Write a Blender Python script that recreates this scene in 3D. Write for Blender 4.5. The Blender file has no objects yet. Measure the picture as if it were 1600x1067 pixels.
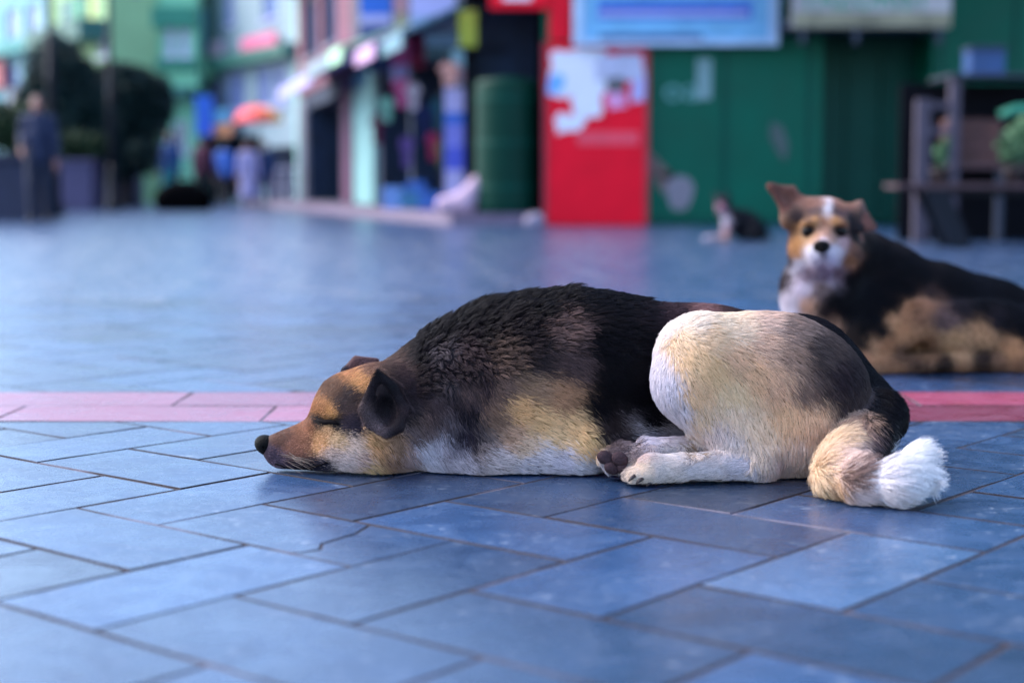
import bpy, bmesh, math, random
import numpy as np
from mathutils import Vector, Matrix
from mathutils.bvhtree import BVHTree
from mathutils.kdtree import KDTree

# ------------------------------------------------------------------ camera, sky, sun, exposure
SC = bpy.context.scene
COL = SC.collection
R = math.radians
F_PX, HORIZON, CAM_H = 2505.0, 296.0, 0.45            # focal length in photo pixels, horizon row, camera height (m)
PITCH = math.atan((533.5 - HORIZON) / F_PX)
cam_data = bpy.data.cameras.new('camera')
cam_data.sensor_width = 36.0
cam_data.lens = F_PX * 36.0 / 1600.0
cam_data.clip_start = 0.05
cam_data.clip_end = 2000.0
cam_data.dof.use_dof = True
cam_data.dof.focus_distance = 2.53
cam_data.dof.aperture_fstop = 2.0
cam_data.dof.aperture_blades = 9
cam = bpy.data.objects.new('camera', cam_data)
cam.location = (0, 0, CAM_H)
cam.rotation_euler = (math.pi / 2 - PITCH, 0, 0)
COL.objects.link(cam)
SC.camera = cam

SUN_EL, SUN_AZ = 44.0, -72.0                          # soft light from the upper left, a little behind the camera
world = bpy.data.worlds.new('World')
SC.world = world
world.use_nodes = True
wn = world.node_tree.nodes
sky = wn.new('ShaderNodeTexSky')
sky.sky_type = 'NISHITA'
sky.sun_disc = False
sky.sun_elevation = R(SUN_EL)
sky.sun_rotation = R(SUN_AZ)
sky.altitude = 1600.0
sky.air_density = 1.0
sky.dust_density = 4.0
sky.ozone_density = 1.5
bg = wn['Background']
bg.inputs['Strength'].default_value = 0.15
world.node_tree.links.new(sky.outputs[0], bg.inputs['Color'])

sun_data = bpy.data.lights.new('sun', 'SUN')
sun_data.energy = 1.5
sun_data.angle = R(60.0)
sun_data.color = (1.0, 0.90, 0.80)
sun = bpy.data.objects.new('sun', sun_data)
_d = Vector((math.sin(R(SUN_AZ)) * math.cos(R(SUN_EL)), math.cos(R(SUN_AZ)) * math.cos(R(SUN_EL)), math.sin(R(SUN_EL))))
sun.rotation_euler = _d.to_track_quat('Z', 'Y').to_euler()
sun.location = (0, 0, 30)
COL.objects.link(sun)

SC.view_settings.view_transform = 'Standard'
SC.view_settings.look = 'None'
SC.view_settings.gamma = 1.0
SC.view_settings.exposure = 2.0
SC.render.engine = 'CYCLES'
SC.cycles.max_bounces = 10
SC.cycles.diffuse_bounces = 4
SC.cycles.glossy_bounces = 5
SC.cycles.transmission_bounces = 8
SC.cycles.use_denoising = True
SC.cycles.sample_clamp_indirect = 6.0
SC.cycles.caustics_reflective = False
SC.cycles.caustics_refractive = False

# ------------------------------------------------------------------ placing helpers (all depths are real metres from the camera's foot)
CT, ST = math.cos(PITCH), math.sin(PITCH)
def ray(u, v):
    x, y = (u - 800.0) / F_PX, -(v - 533.5) / F_PX
    return np.array([x, CT + y * ST, -ST + y * CT])
def at(u, v, Y):
    d = ray(u, v)
    return np.array([0, 0, CAM_H]) + d * (Y / d[1])
def on_ground(u, v, z=0.0):
    d = ray(u, v)
    return np.array([0, 0, CAM_H]) + d * ((z - CAM_H) / d[2])
def to_photo(P):
    P = np.asarray(P, float)
    X, Y, Z = P[..., 0], P[..., 1], P[..., 2] - CAM_H
    d = Y * CT - Z * ST
    return 800.0 + F_PX * X / d, 533.5 - F_PX * (Y * ST + Z * CT) / d

# ------------------------------------------------------------------ materials
def lin(c):
    c = np.asarray(c, float) / 255.0
    return np.where(c <= 0.04045, c / 12.92, ((c + 0.055) / 1.055) ** 2.4)
def rgb(r, g, b):
    l = lin((r, g, b)); return (float(l[0]), float(l[1]), float(l[2]))
MATS = {}
def mat(name, color, rough=0.6, spec=0.5, metal=0.0, noise=None, bump=0.0, emit=None, var=0.18, objvar=0.0, rvar=0.0):
    """Principled material whose colour, gloss and relief are broken up by noise in the object's own space."""
    if name in MATS: return MATS[name]
    m = bpy.data.materials.new(name); m.use_nodes = True
    nt = m.node_tree; b = nt.nodes['Principled BSDF']; L = nt.links.new
    b.inputs['Roughness'].default_value = rough
    b.inputs['Specular IOR Level'].default_value = spec
    b.inputs['Metallic'].default_value = metal
    col = nt.nodes.new('ShaderNodeRGB'); col.outputs[0].default_value = (*color, 1)
    out = col.outputs[0]
    tc = nt.nodes.new('ShaderNodeTexCoord')
    if noise:
        n = nt.nodes.new('ShaderNodeTexNoise'); n.inputs['Scale'].default_value = noise; n.inputs['Detail'].default_value = 6
        n.inputs['Roughness'].default_value = 0.65
        L(tc.outputs['Object'], n.inputs['Vector'])
        mr = nt.nodes.new('ShaderNodeMapRange'); mr.inputs[1].default_value = 0.3; mr.inputs[2].default_value = 0.7
        mr.inputs[3].default_value = 1 - var; mr.inputs[4].default_value = 1 + var
        L(n.outputs[0], mr.inputs[0])
        mx = nt.nodes.new('ShaderNodeMix'); mx.data_type = 'RGBA'; mx.blend_type = 'MULTIPLY'; mx.inputs[0].default_value = 1
        L(out, mx.inputs[6]); L(mr.outputs[0], mx.inputs[7]); out = mx.outputs[2]
        if rvar:
            m2 = nt.nodes.new('ShaderNodeMapRange'); m2.inputs[1].default_value = 0.3; m2.inputs[2].default_value = 0.7
            m2.inputs[3].default_value = rough - rvar; m2.inputs[4].default_value = rough + rvar
            L(n.outputs[0], m2.inputs[0]); L(m2.outputs[0], b.inputs['Roughness'])
        if bump:
            n2 = nt.nodes.new('ShaderNodeTexNoise'); n2.inputs['Scale'].default_value = noise * 6; n2.inputs['Detail'].default_value = 4
            L(tc.outputs['Object'], n2.inputs['Vector'])
            bp = nt.nodes.new('ShaderNodeBump'); bp.inputs['Strength'].default_value = bump; bp.inputs['Distance'].default_value = 0.01
            L(n2.outputs[0], bp.inputs['Height']); L(bp.outputs[0], b.inputs['Normal'])
    if objvar:
        oi = nt.nodes.new('ShaderNodeObjectInfo')
        mr = nt.nodes.new('ShaderNodeMapRange'); mr.inputs[3].default_value = 1 - objvar; mr.inputs[4].default_value = 1 + objvar
        L(oi.outputs['Random'], mr.inputs[0])
        mx = nt.nodes.new('ShaderNodeMix'); mx.data_type = 'RGBA'; mx.blend_type = 'MULTIPLY'; mx.inputs[0].default_value = 1
        L(out, mx.inputs[6]); L(mr.outputs[0], mx.inputs[7]); out = mx.outputs[2]
    L(out, b.inputs['Base Color'])
    if emit:
        b.inputs['Emission Color'].default_value = (*color, 1); b.inputs['Emission Strength'].default_value = emit
    MATS[name] = m
    return m

# ------------------------------------------------------------------ mesh helpers
class MB:
    """collects shapes and links them as ONE mesh object"""
    def __init__(s): s.v, s.f = [], []
    def add(s, vs, fs):
        o = len(s.v); s.v += [tuple(map(float, p)) for p in vs]; s.f += [tuple(i + o for i in f) for f in fs]; return s
    def box(s, x0, x1, y0, y1, z0, z1, bev=0.0):
        if bev:
            bm = bmesh.new(); bmesh.ops.create_cube(bm, size=1)
            for q in bm.verts: q.co = Vector(((x0+x1)/2 + q.co.x*(x1-x0), (y0+y1)/2 + q.co.y*(y1-y0), (z0+z1)/2 + q.co.z*(z1-z0)))
            bmesh.ops.bevel(bm, geom=bm.edges[:], offset=bev, segments=2, affect='EDGES', profile=0.6)
            s.bm(bm); return s
        return s.add([(x0,y0,z0),(x1,y0,z0),(x1,y1,z0),(x0,y1,z0),(x0,y0,z1),(x1,y0,z1),(x1,y1,z1),(x0,y1,z1)],
                     [(0,3,2,1),(4,5,6,7),(0,1,5,4),(1,2,6,5),(2,3,7,6),(3,0,4,7)])
    def bm(s, bm):
        bm.verts.ensure_lookup_table(); bm.verts.index_update()
        s.add([q.co for q in bm.verts], [[q.index for q in f.verts] for f in bm.faces]); bm.free(); return s
    def tube(s, pts, rad, n=10, cap=True):
        pts = [Vector(p) for p in pts]
        if not hasattr(rad, '__len__'): rad = [rad] * len(pts)
        o = len(s.v); prev = None
        for i, p in enumerate(pts):
            t = (pts[min(i+1, len(pts)-1)] - pts[max(i-1, 0)]).normalized()
            if prev is None:
                a = Vector((0,0,1)) if abs(t.z) < 0.9 else Vector((1,0,0)); e = t.cross(a).normalized()
            else:
                e = (prev - t * prev.dot(t)).normalized()
            prev = e; g = t.cross(e)
            for k in range(n):
                an = 2*math.pi*k/n
                s.v.append(tuple(p + (e*math.cos(an) + g*math.sin(an)) * rad[i]))
        for i in range(len(pts)-1):
            for k in range(n):
                k2 = (k+1) % n
                s.f.append((o+i*n+k, o+i*n+k2, o+(i+1)*n+k2, o+(i+1)*n+k))
        if cap:
            s.f.append(tuple(o+k for k in range(n))[::-1]); s.f.append(tuple(o+(len(pts)-1)*n+k for k in range(n)))
        return s
    def lathe(s, prof, n=20, c=(0,0,0)):
        o = len(s.v)
        for r, z in prof:
            for k in range(n):
                a = 2*math.pi*k/n; s.v.append((c[0]+r*math.cos(a), c[1]+r*math.sin(a), c[2]+z))
        for i in range(len(prof)-1):
            for k in range(n):
                k2 = (k+1) % n; s.f.append((o+i*n+k, o+i*n+k2, o+(i+1)*n+k2, o+(i+1)*n+k))
        s.f.append(tuple(o+k for k in range(n))[::-1]); s.f.append(tuple(o+(len(prof)-1)*n+k for k in range(n)))
        return s
    def poly(s, pts, y0, y1):
        """a flat outline in x-z, thickened from y0 to y1"""
        n = len(pts)
        return s.add([(x,y0,z) for x,z in pts] + [(x,y1,z) for x,z in pts],
                     [tuple(range(n)), tuple(range(2*n-1, n-1, -1))] + [(i, n+i, n+(i+1)%n, (i+1)%n) for i in range(n)])
    def mesh(s, name, smooth=False):
        me = bpy.data.meshes.new(name); me.from_pydata(s.v, [], s.f); me.update()
        if smooth: me.polygons.foreach_set('use_smooth', [True]*len(me.polygons))
        return me
    def build(s, name, m=None, parent=None, loc=None, smooth=False):
        return link(name, s.mesh(name, smooth), m, parent, loc)
def link(name, me, m=None, parent=None, loc=None):
    o = bpy.data.objects.new(name, me); COL.objects.link(o)
    if m is not None and len(me.materials) == 0: me.materials.append(m)
    if parent is not None: o.parent = parent
    if loc is not None: o.location = loc
    return o
def tag(o, label=None, cat=None, group=None, kind=None):
    if label: o['label'] = label
    if cat: o['category'] = cat
    if group: o['group'] = group
    if kind: o['kind'] = kind
    return o
def thing(name, label, cat, loc=(0,0,0), rz=0.0, group=None):
    o = bpy.data.objects.new(name, None); COL.objects.link(o); o.location = loc; o.rotation_euler = (0,0,rz)
    o.empty_display_size = 0.2
    return tag(o, label, cat, group)
def text_part(name, body, size, m, parent, loc, rot=(math.pi/2,0,0), depth=0.004, align='CENTER', sx=1.0):
    cu = bpy.data.curves.new(name, 'FONT'); cu.body = body; cu.size = size; cu.extrude = depth
    cu.align_x = align; cu.align_y = 'CENTER'
    t = bpy.data.objects.new(name, cu); COL.objects.link(t)
    dg = bpy.context.evaluated_depsgraph_get()
    me = bpy.data.meshes.new_from_object(t.evaluated_get(dg))
    bpy.data.objects.remove(t); bpy.data.curves.remove(cu)
    o = link(name, me, None, parent, loc); me.materials.clear(); me.materials.append(m)
    o.rotation_euler = rot; o.scale = (sx,1,1)
    return o

# ------------------------------------------------------------------ soft bodies: distance field -> one continuous surface
class Field:
    def __init__(s, lo, hi, h):
        s.lo = np.array(lo, float); s.h = h
        s.n = (np.ceil((np.array(hi) - s.lo) / h) + 1).astype(int)
        s.F = np.full(s.n, 0.5, np.float32)
        s.ax = [(s.lo[i] + h * np.arange(s.n[i])).astype(np.float32) for i in range(3)]
    def sub(s, lo, hi, pad):
        a = np.clip(((np.array(lo) - pad - s.lo) / s.h).astype(int), 0, s.n); b = np.clip(((np.array(hi) + pad - s.lo) / s.h).astype(int) + 2, 0, s.n)
        sl = tuple(slice(a[i], b[i]) for i in range(3))
        X = s.ax[0][sl[0]][:, None, None]; Y = s.ax[1][sl[1]][None, :, None]; Z = s.ax[2][sl[2]][None, None, :]
        return sl, X, Y, Z
    def mix(s, sl, d, k, cut=False):
        a = s.F[sl]
        if a.size == 0: return
        if cut:
            d = -d; h = np.maximum(k - np.abs(a - d), 0) / k; s.F[sl] = np.maximum(a, d) + h*h*k*0.25
        else:
            h = np.maximum(k - np.abs(a - d), 0) / k; s.F[sl] = np.minimum(a, d) - h*h*k*0.25
    def cone(s, p, q, r1, r2, k=0.02, cut=False):
        """tapered capsule"""
        p, q = np.asarray(p, float), np.asarray(q, float); R_ = max(r1, r2)
        sl, X, Y, Z = s.sub(np.minimum(p, q) - R_, np.maximum(p, q) + R_, k + 2*s.h)
        ba = q - p; l2 = max(float(ba @ ba), 1e-9)
        t = np.clip(((X-p[0])*ba[0] + (Y-p[1])*ba[1] + (Z-p[2])*ba[2]) / l2, 0, 1)
        d = np.sqrt((X-p[0]-t*ba[0])**2 + (Y-p[1]-t*ba[1])**2 + (Z-p[2]-t*ba[2])**2) - (r1 + (r2-r1)*t)
        s.mix(sl, d.astype(np.float32), k, cut)
    def path(s, pts, rad, k=0.02, cut=False):
        for i in range(len(pts)-1): s.cone(pts[i], pts[i+1], rad[i], rad[i+1], k, cut)
    def ball(s, c, r, k=0.02, rot=None, cut=False):
        """ellipsoid, r scalar or 3 radii; rot = 3x3 whose columns are its axes"""
        c = np.asarray(c, float); r = np.ones(3)*r if np.isscalar(r) else np.asarray(r, float)
        sl, X, Y, Z = s.sub(c - r.max(), c + r.max(), k + 2*s.h)
        x, y, z = X-c[0], Y-c[1], Z-c[2]
        if rot is not None:
            M = np.asarray(rot, float); x, y, z = (x*M[0,0]+y*M[1,0]+z*M[2,0], x*M[0,1]+y*M[1,1]+z*M[2,1], x*M[0,2]+y*M[1,2]+z*M[2,2])
        k0 = np.sqrt((x/r[0])**2 + (y/r[1])**2 + (z/r[2])**2); k1 = np.sqrt((x/r[0]**2)**2 + (y/r[1]**2)**2 + (z/r[2]**2)**2)
        d = k0 * (k0 - 1) / np.maximum(k1, 1e-6)
        s.mix(sl, d.astype(np.float32), k, cut)
    def tri(s, a, b, c, th, k=0.01, cut=False):
        """a thick triangle (ear leaf)"""
        a, b, c = (np.asarray(q, float) for q in (a, b, c))
        sl, X, Y, Z = s.sub(np.min([a,b,c], 0) - th, np.max([a,b,c], 0) + th, k + 2*s.h)
        P = np.stack(np.broadcast_arrays(X, Y, Z), -1).astype(np.float64)
        if P.size == 0: return
        ba, cb, ac = b-a, c-b, a-c; pa, pb, pc = P-a, P-b, P-c; n = np.cross(ba, ac)
        sg = np.sign(pa @ np.cross(ba, n)) + np.sign(pb @ np.cross(cb, n)) + np.sign(pc @ np.cross(ac, n))
        def e(w, p): t = np.clip((p @ w) / (w @ w), 0, 1)[..., None]; q = w*t - p; return (q*q).sum(-1)
        de = np.minimum(np.minimum(e(ba, pa), e(cb, pb)), e(ac, pc)); df = (pa @ n)**2 / (n @ n)
        d = np.sqrt(np.where(sg < 2.0, de, df)) - th
        s.mix(sl, d.astype(np.float32), k, cut)
    def surface(s):
        """naive surface nets -> vertices, quads"""
        F = s.F; S = F < 0
        nx, ny, nz = s.n - 1
        c = [S[i:nx+i, j:ny+j, k:nz+k] for i in (0,1) for j in (0,1) for k in (0,1)]
        tot = sum(q.astype(np.int8) for q in c); act = (tot > 0) & (tot < 8)
        idx = np.full(act.shape, -1, np.int64); I = np.argwhere(act); idx[act] = np.arange(len(I))
        acc = np.zeros((len(I), 3)); cnt = np.zeros(len(I))
        offs = [(i,j,k) for i in (0,1) for j in (0,1) for k in (0,1)]
        val = {o: F[I[:,0]+o[0], I[:,1]+o[1], I[:,2]+o[2]].astype(np.float64) for o in offs}
        for a in offs:
            for ax in range(3):
                if a[ax] == 0:
                    b = list(a); b[ax] = 1; b = tuple(b); va, vb = val[a], val[b]; m = (va < 0) != (vb < 0)
                    t = np.where(m, va / np.where(m, va - vb, 1), 0)
                    p = np.array(a, float)[None].repeat(len(I), 0); p[:, ax] += t
                    acc[m] += p[m]; cnt[m] += 1
        V = s.lo + s.h * (I + acc / cnt[:, None])
        Q = []
        for ax in range(3):
            sh = [slice(None)]*3; sh2 = [slice(None)]*3; sh[ax] = slice(0, -1); sh2[ax] = slice(1, None)
            E_ = S[tuple(sh)] != S[tuple(sh2)]; o1, o2 = [(1,2),(2,0),(0,1)][ax]
            e = np.argwhere(E_); ok = (e[:,o1] > 0) & (e[:,o2] > 0) & (e[:,o1] < s.n[o1]-1) & (e[:,o2] < s.n[o2]-1); e = e[ok]
            if len(e) == 0: continue
            def g(d1, d2): q = e.copy(); q[:,o1] -= d1; q[:,o2] -= d2; return idx[q[:,0], q[:,1], q[:,2]]
            q = np.stack([g(1,1), g(0,1), g(0,0), g(1,0)], 1); fl = ~S[e[:,0], e[:,1], e[:,2]]
            q[fl] = q[fl][:, ::-1]; Q.append(q)
        return V, np.concatenate(Q)
def np_mesh(name, V, Q, smooth=True):
    me = bpy.data.meshes.new(name); n = Q.shape[1]
    me.vertices.add(len(V)); me.vertices.foreach_set('co', np.ascontiguousarray(V, np.float32).ravel())
    me.loops.add(Q.size); me.loops.foreach_set('vertex_index', np.ascontiguousarray(Q, np.int32).ravel())
    me.polygons.add(len(Q)); me.polygons.foreach_set('loop_start', np.arange(0, Q.size, n, dtype=np.int32))
    me.update(calc_edges=True); me.validate()
    if smooth: me.polygons.foreach_set('use_smooth', np.ones(len(me.polygons), bool))
    return me
def relax(V, Q, it=2, w=0.5):
    for _ in range(it):
        A = np.zeros_like(V); c = np.zeros(len(V))
        for a, b in ((0,1),(1,2),(2,3),(3,0)):
            for i, j in ((a,b),(b,a)):
                np.add.at(A, Q[:,i], V[Q[:,j]]); np.add.at(c, Q[:,i], 1)
        V = V*(1-w) + w*A/np.maximum(c, 1)[:,None]
    return V
def set_color(me, name, C):
    at_ = me.attributes.new(name, 'FLOAT_COLOR', 'POINT'); buf = np.ones((len(C), 4), np.float32); buf[:, :3] = C
    at_.data.foreach_set('color', buf.ravel())
def vnormals(V, Q):
    fn = np.cross(V[Q[:,2]] - V[Q[:,0]], V[Q[:,3]] - V[Q[:,1]]); N = np.zeros_like(V)
    for i in range(4): np.add.at(N, Q[:,i], fn)
    return N / np.maximum(np.linalg.norm(N, axis=1), 1e-12)[:, None], np.linalg.norm(fn, axis=1) * 0.5

# ------------------------------------------------------------------ coats: colour, hair flow and hair length known at marked places of the animal
class Coat:
    """samples: (s, t, (r,g,b), (ds,dt), length mm) in the animal's own side plane, blended by distance"""
    def __init__(s, samples, power=6.0):
        s.p = np.array([q[:2] for q in samples], float); s.c = lin(np.array([q[2] for q in samples], float))
        d = np.array([q[3] for q in samples], float); s.d = d / np.maximum(np.linalg.norm(d, axis=1), 1e-6)[:, None]
        s.l = np.array([q[4] for q in samples], float) * 0.001; s.pw = power
    def __call__(s, U):
        C = np.empty((len(U), 3)); D = np.empty((len(U), 2)); L = np.empty(len(U))
        for i in range(0, len(U), 20000):
            u = U[i:i+20000]; d2 = ((u[:, None] - s.p[None])**2).sum(-1) + 12.0
            w = d2 ** (-s.pw/2); w /= w.sum(1, keepdims=True)
            C[i:i+20000] = w @ s.c
            w3 = d2 ** -1.5; w3 /= w3.sum(1, keepdims=True)
            D[i:i+20000] = w3 @ s.d; L[i:i+20000] = w3 @ s.l
        return C, D, L

def fur_material(name, rough=0.5):
    m = bpy.data.materials.new(name); m.use_nodes = True; nt = m.node_tree
    for n in list(nt.nodes):
        if n.type != 'OUTPUT_MATERIAL': nt.nodes.remove(n)
    out = next(n for n in nt.nodes if n.type == 'OUTPUT_MATERIAL')
    h = nt.nodes.new('ShaderNodeBsdfPrincipled')
    h.inputs['Roughness'].default_value = rough; h.inputs['Specular IOR Level'].default_value = 0.1
    a = nt.nodes.new('ShaderNodeAttribute'); a.attribute_name = 'coat'
    nt.links.new(a.outputs['Color'], h.inputs['Base Color']); nt.links.new(h.outputs[0], out.inputs['Surface'])
    return m
def skin_material(name, gain=0.6, rough=0.7):
    m = bpy.data.materials.new(name); m.use_nodes = True; nt = m.node_tree; b = nt.nodes['Principled BSDF']
    a = nt.nodes.new('ShaderNodeAttribute'); a.attribute_name = 'coat'
    mx = nt.nodes.new('ShaderNodeMix'); mx.data_type = 'RGBA'; mx.blend_type = 'MULTIPLY'; mx.inputs[0].default_value = 1
    mx.inputs[7].default_value = (gain, gain, gain, 1)
    nt.links.new(a.outputs['Color'], mx.inputs[6]); nt.links.new(mx.outputs[2], b.inputs['Base Color'])
    b.inputs['Roughness'].default_value = rough; b.inputs['Specular IOR Level'].default_value = 0.2
    return m

def grow_fur(name, parent, V, Q, N, A, look, count, rng, m, seg=5, radius=0.00028, clump=0.55, ground=0.0015, nclump=None, base=(0,0,0), tuft=0.6):
    """look(P) -> colour, 3-D flow, length, lift, keep probability at points P"""
    pr = A / A.sum(); fi = rng.choice(len(Q), count, p=pr); a, b = rng.random(count), rng.random(count)
    q = Q[fi]; w = np.stack([(1-a)*(1-b), a*(1-b), a*b, (1-a)*b], 1)
    P = (V[q] * w[:, :, None]).sum(1); n = (N[q] * w[:, :, None]).sum(1); n /= np.maximum(np.linalg.norm(n, axis=1), 1e-9)[:, None]
    C, D, L, lift, keep = look(P, n)
    ok = rng.random(count) < keep; P, n, C, D, L, lift = P[ok], n[ok], C[ok], D[ok], L[ok], lift[ok]; K = len(P)
    D = D + rng.normal(0, 0.16, (K, 3)); T = D - n * (D*n).sum(1, keepdims=True); T /= np.maximum(np.linalg.norm(T, axis=1), 1e-6)[:, None]
    L = L * np.where(lift > 0.6, rng.uniform(0.3, 1.3, K), rng.uniform(0.6, 1.15, K))
    up = np.clip(lift + rng.normal(0, 0.08, K), 0.05, 1.45)
    s = np.linspace(0, 1, seg); pts = np.empty((K, seg, 3))
    for i, t in enumerate(s):
        bend = up * (1 - 0.55*t)                             # hairs rise, then lie down towards the tip
        pts[:, i] = P + (T * np.cos(bend)[:, None] + n * np.sin(bend)[:, None]) * (L*t)[:, None]
    # tufts: hairs lean towards the tip of the nearest guide hair
    G = nclump or max(K // 45, 1); gi = rng.choice(K, G, replace=False); kd = KDTree(G)
    for j, g in enumerate(gi): kd.insert(P[g], j)
    kd.balance()
    near = np.array([kd.find(p)[1] for p in P]); g = gi[near]
    cl = clump * rng.uniform(0.6, 1.0, K) * np.clip(L/0.012, 0.25, 1) + np.where(lift > 0.6, 0.36, 0)
    rel = pts[g] - P[g][:, None] ; tgt = P[g][:, None] + rel * (L / np.maximum(L[g], 1e-5))[:, None, None].clip(0.6, 1.4)
    wgt = (cl[:, None] * (s**1.5)[None])[:, :, None]; pts = pts*(1-wgt) + tgt*wgt
    pts[..., 2] = np.maximum(pts[..., 2], ground + 0.0006*rng.random((K, 1)))
    tone = rng.normal(1, 0.17, K).clip(0.5, 1.5) * (1 - tuft/2 + tuft*rng.random(G))[near]
    g_ = C.mean(1, keepdims=True); C = g_ + (C - g_)*0.78; pale = np.clip(g_[:, 0]/0.35, 0, 1); C = (1.7 - 0.5*(1-np.clip(g_/0.05, 0, 1)) - 0.65*np.clip((g_-0.25)/0.35, 0, 1)) * C * (1 + (tone-1)*(1-0.45*pale))[:, None]; C = np.maximum(C, (0.0016, 0.0010, 0.0022)); C *= np.minimum(1, 0.82/C.max(1))[:, None]
    hc = bpy.data.hair_curves.new(name); hc.add_curves([seg]*K)
    hc.attributes['position'].data.foreach_set('vector', np.ascontiguousarray(pts - np.asarray(base), np.float32).ravel())
    ra = hc.attributes.get('radius') or hc.attributes.new('radius', 'FLOAT', 'POINT')
    rp = radius * (1 - 0.75*s**1.5)[None] * (rng.uniform(0.75, 1.25, K) * np.clip(L/0.014, 0.55, 1.15))[:, None]
    ra.data.foreach_set('value', np.ascontiguousarray(rp, np.float32).ravel())
    ca = hc.attributes.new('coat', 'FLOAT_COLOR', 'CURVE'); buf = np.ones((K, 4), np.float32); buf[:, :3] = C
    ca.data.foreach_set('color', buf.ravel())
    o = bpy.data.objects.new(name, hc); COL.objects.link(o); hc.materials.append(m); o.parent = parent
    return o

# ------------------------------------------------------------------ the square: slate paving in herringbone, a band of pink slabs
rng = np.random.default_rng(7)
random.seed(7)
def slate_material(name, cols, rough, pink=False):
    m = bpy.data.materials.new(name); m.use_nodes = True; nt = m.node_tree; b = nt.nodes['Principled BSDF']; L = nt.links.new
    g = nt.nodes.new('ShaderNodeNewGeometry'); oi = nt.nodes.new('ShaderNodeObjectInfo')
    def noise(scale, detail=6, rough_=0.6, dist=0.0):
        n = nt.nodes.new('ShaderNodeTexNoise'); n.inputs['Scale'].default_value = scale; n.inputs['Detail'].default_value = detail
        n.inputs['Roughness'].default_value = rough_; n.inputs['Distortion'].default_value = dist
        L(g.outputs['Position'], n.inputs['Vector']); return n
    def rng_(src, a, b_, c, d):
        r = nt.nodes.new('ShaderNodeMapRange'); r.inputs[1].default_value = a; r.inputs[2].default_value = b_; r.inputs[3].default_value = c; r.inputs[4].default_value = d
        L(src, r.inputs[0]); return r.outputs[0]
    def mix(fac, a, b_, mode='MIX'):
        x = nt.nodes.new('ShaderNodeMix'); x.data_type = 'RGBA'; x.blend_type = mode
        if isinstance(fac, float): x.inputs[0].default_value = fac
        else: L(fac, x.inputs[0])
        for s_, q in ((6, a), (7, b_)):
            if isinstance(q, tuple): x.inputs[s_].default_value = (*q, 1)
            else: L(q, x.inputs[s_])
        return x.outputs[2]
    big = noise(3.2, 5); mid = noise(22, 8, 0.7, 0.6); fine = noise(240, 4, 0.6); cloud = noise(9, 7, 0.7, 1.2)
    c = mix(rng_(big.outputs[0], 0.32, 0.68, 0, 1), cols[0], cols[1])
    c = mix(rng_(mid.outputs[0], 0.35, 0.75, 0.0, 0.55), c, cols[2])
    c = mix(rng_(fine.outputs[0], 0.3, 0.7, 0.0, 0.35), c, cols[0])
    # pale scuffs: short chalky scratches and worn spots
    wv = nt.nodes.new('ShaderNodeTexNoise'); wv.inputs['Scale'].default_value = 60; wv.inputs['Detail'].default_value = 3; wv.inputs['Distortion'].default_value = 2.5
    mp = nt.nodes.new('ShaderNodeMapping'); mp.inputs['Scale'].default_value = (0.35, 1.6, 1); mp.inputs['Rotation'].default_value = (0, 0, 0.35)
    L(g.outputs['Position'], mp.inputs['Vector']); L(mp.outputs[0], wv.inputs['Vector'])
    sc = rng_(wv.outputs[0], 0.62, 0.70, 0, 1)
    scm = nt.nodes.new('ShaderNodeMath'); scm.operation = 'MULTIPLY'; L(sc, scm.inputs[0]); L(rng_(cloud.outputs[0], 0.48, 0.62, 0, 0.7), scm.inputs[1])
    c = mix(scm.outputs[0], c, cols[3])
    tone = rng_(oi.outputs['Random'], 0, 1, 0.5, 1.5)
    tm = nt.nodes.new('ShaderNodeMix'); tm.data_type = 'FLOAT'; tm.inputs[2].default_value = 1.0; L(oi.outputs['Alpha'], tm.inputs[0]); L(tone, tm.inputs[3])
    c = mix(1.0, c, tm.outputs[0], 'MULTIPLY'); c = mix(1.0, c, oi.outputs['Color'], 'MULTIPLY')
    L(c, b.inputs['Base Color'])
    rr = nt.nodes.new('ShaderNodeMath'); rr.operation = 'ADD'; rr.use_clamp = True
    L(rng_(cloud.outputs[0], 0.3, 0.7, rough-0.09, rough+0.11), rr.inputs[0]); L(rng_(fine.outputs[0], 0.3, 0.7, -0.03, 0.03), rr.inputs[1])
    L(rr.outputs[0], b.inputs['Roughness']); b.inputs['Specular IOR Level'].default_value = 0.6
    bp = nt.nodes.new('ShaderNodeBump'); bp.inputs['Strength'].default_value = 0.18; bp.inputs['Distance'].default_value = 0.004
    ad = nt.nodes.new('ShaderNodeMath'); ad.operation = 'ADD'; L(rng_(mid.outputs[0], 0, 1, 0, 1.0), ad.inputs[0]); L(rng_(fine.outputs[0], 0, 1, 0, 0.18), ad.inputs[1])
    L(ad.outputs[0], bp.inputs['Height']); L(bp.outputs[0], b.inputs['Normal'])
    return m
M_SLATE = slate_material('slate', (rgb(30,52,82), rgb(45,71,106), rgb(21,36,62), rgb(176,186,200)), 0.27)
M_PINK = slate_material('pink_stone', (rgb(126,48,72), rgb(140,64,88), rgb(106,40,64), rgb(190,150,164)), 0.28)
M_JOINT = mat('joint_mortar', rgb(40,32,40), 0.9, noise=9, bump=0.4, var=0.5)

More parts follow.
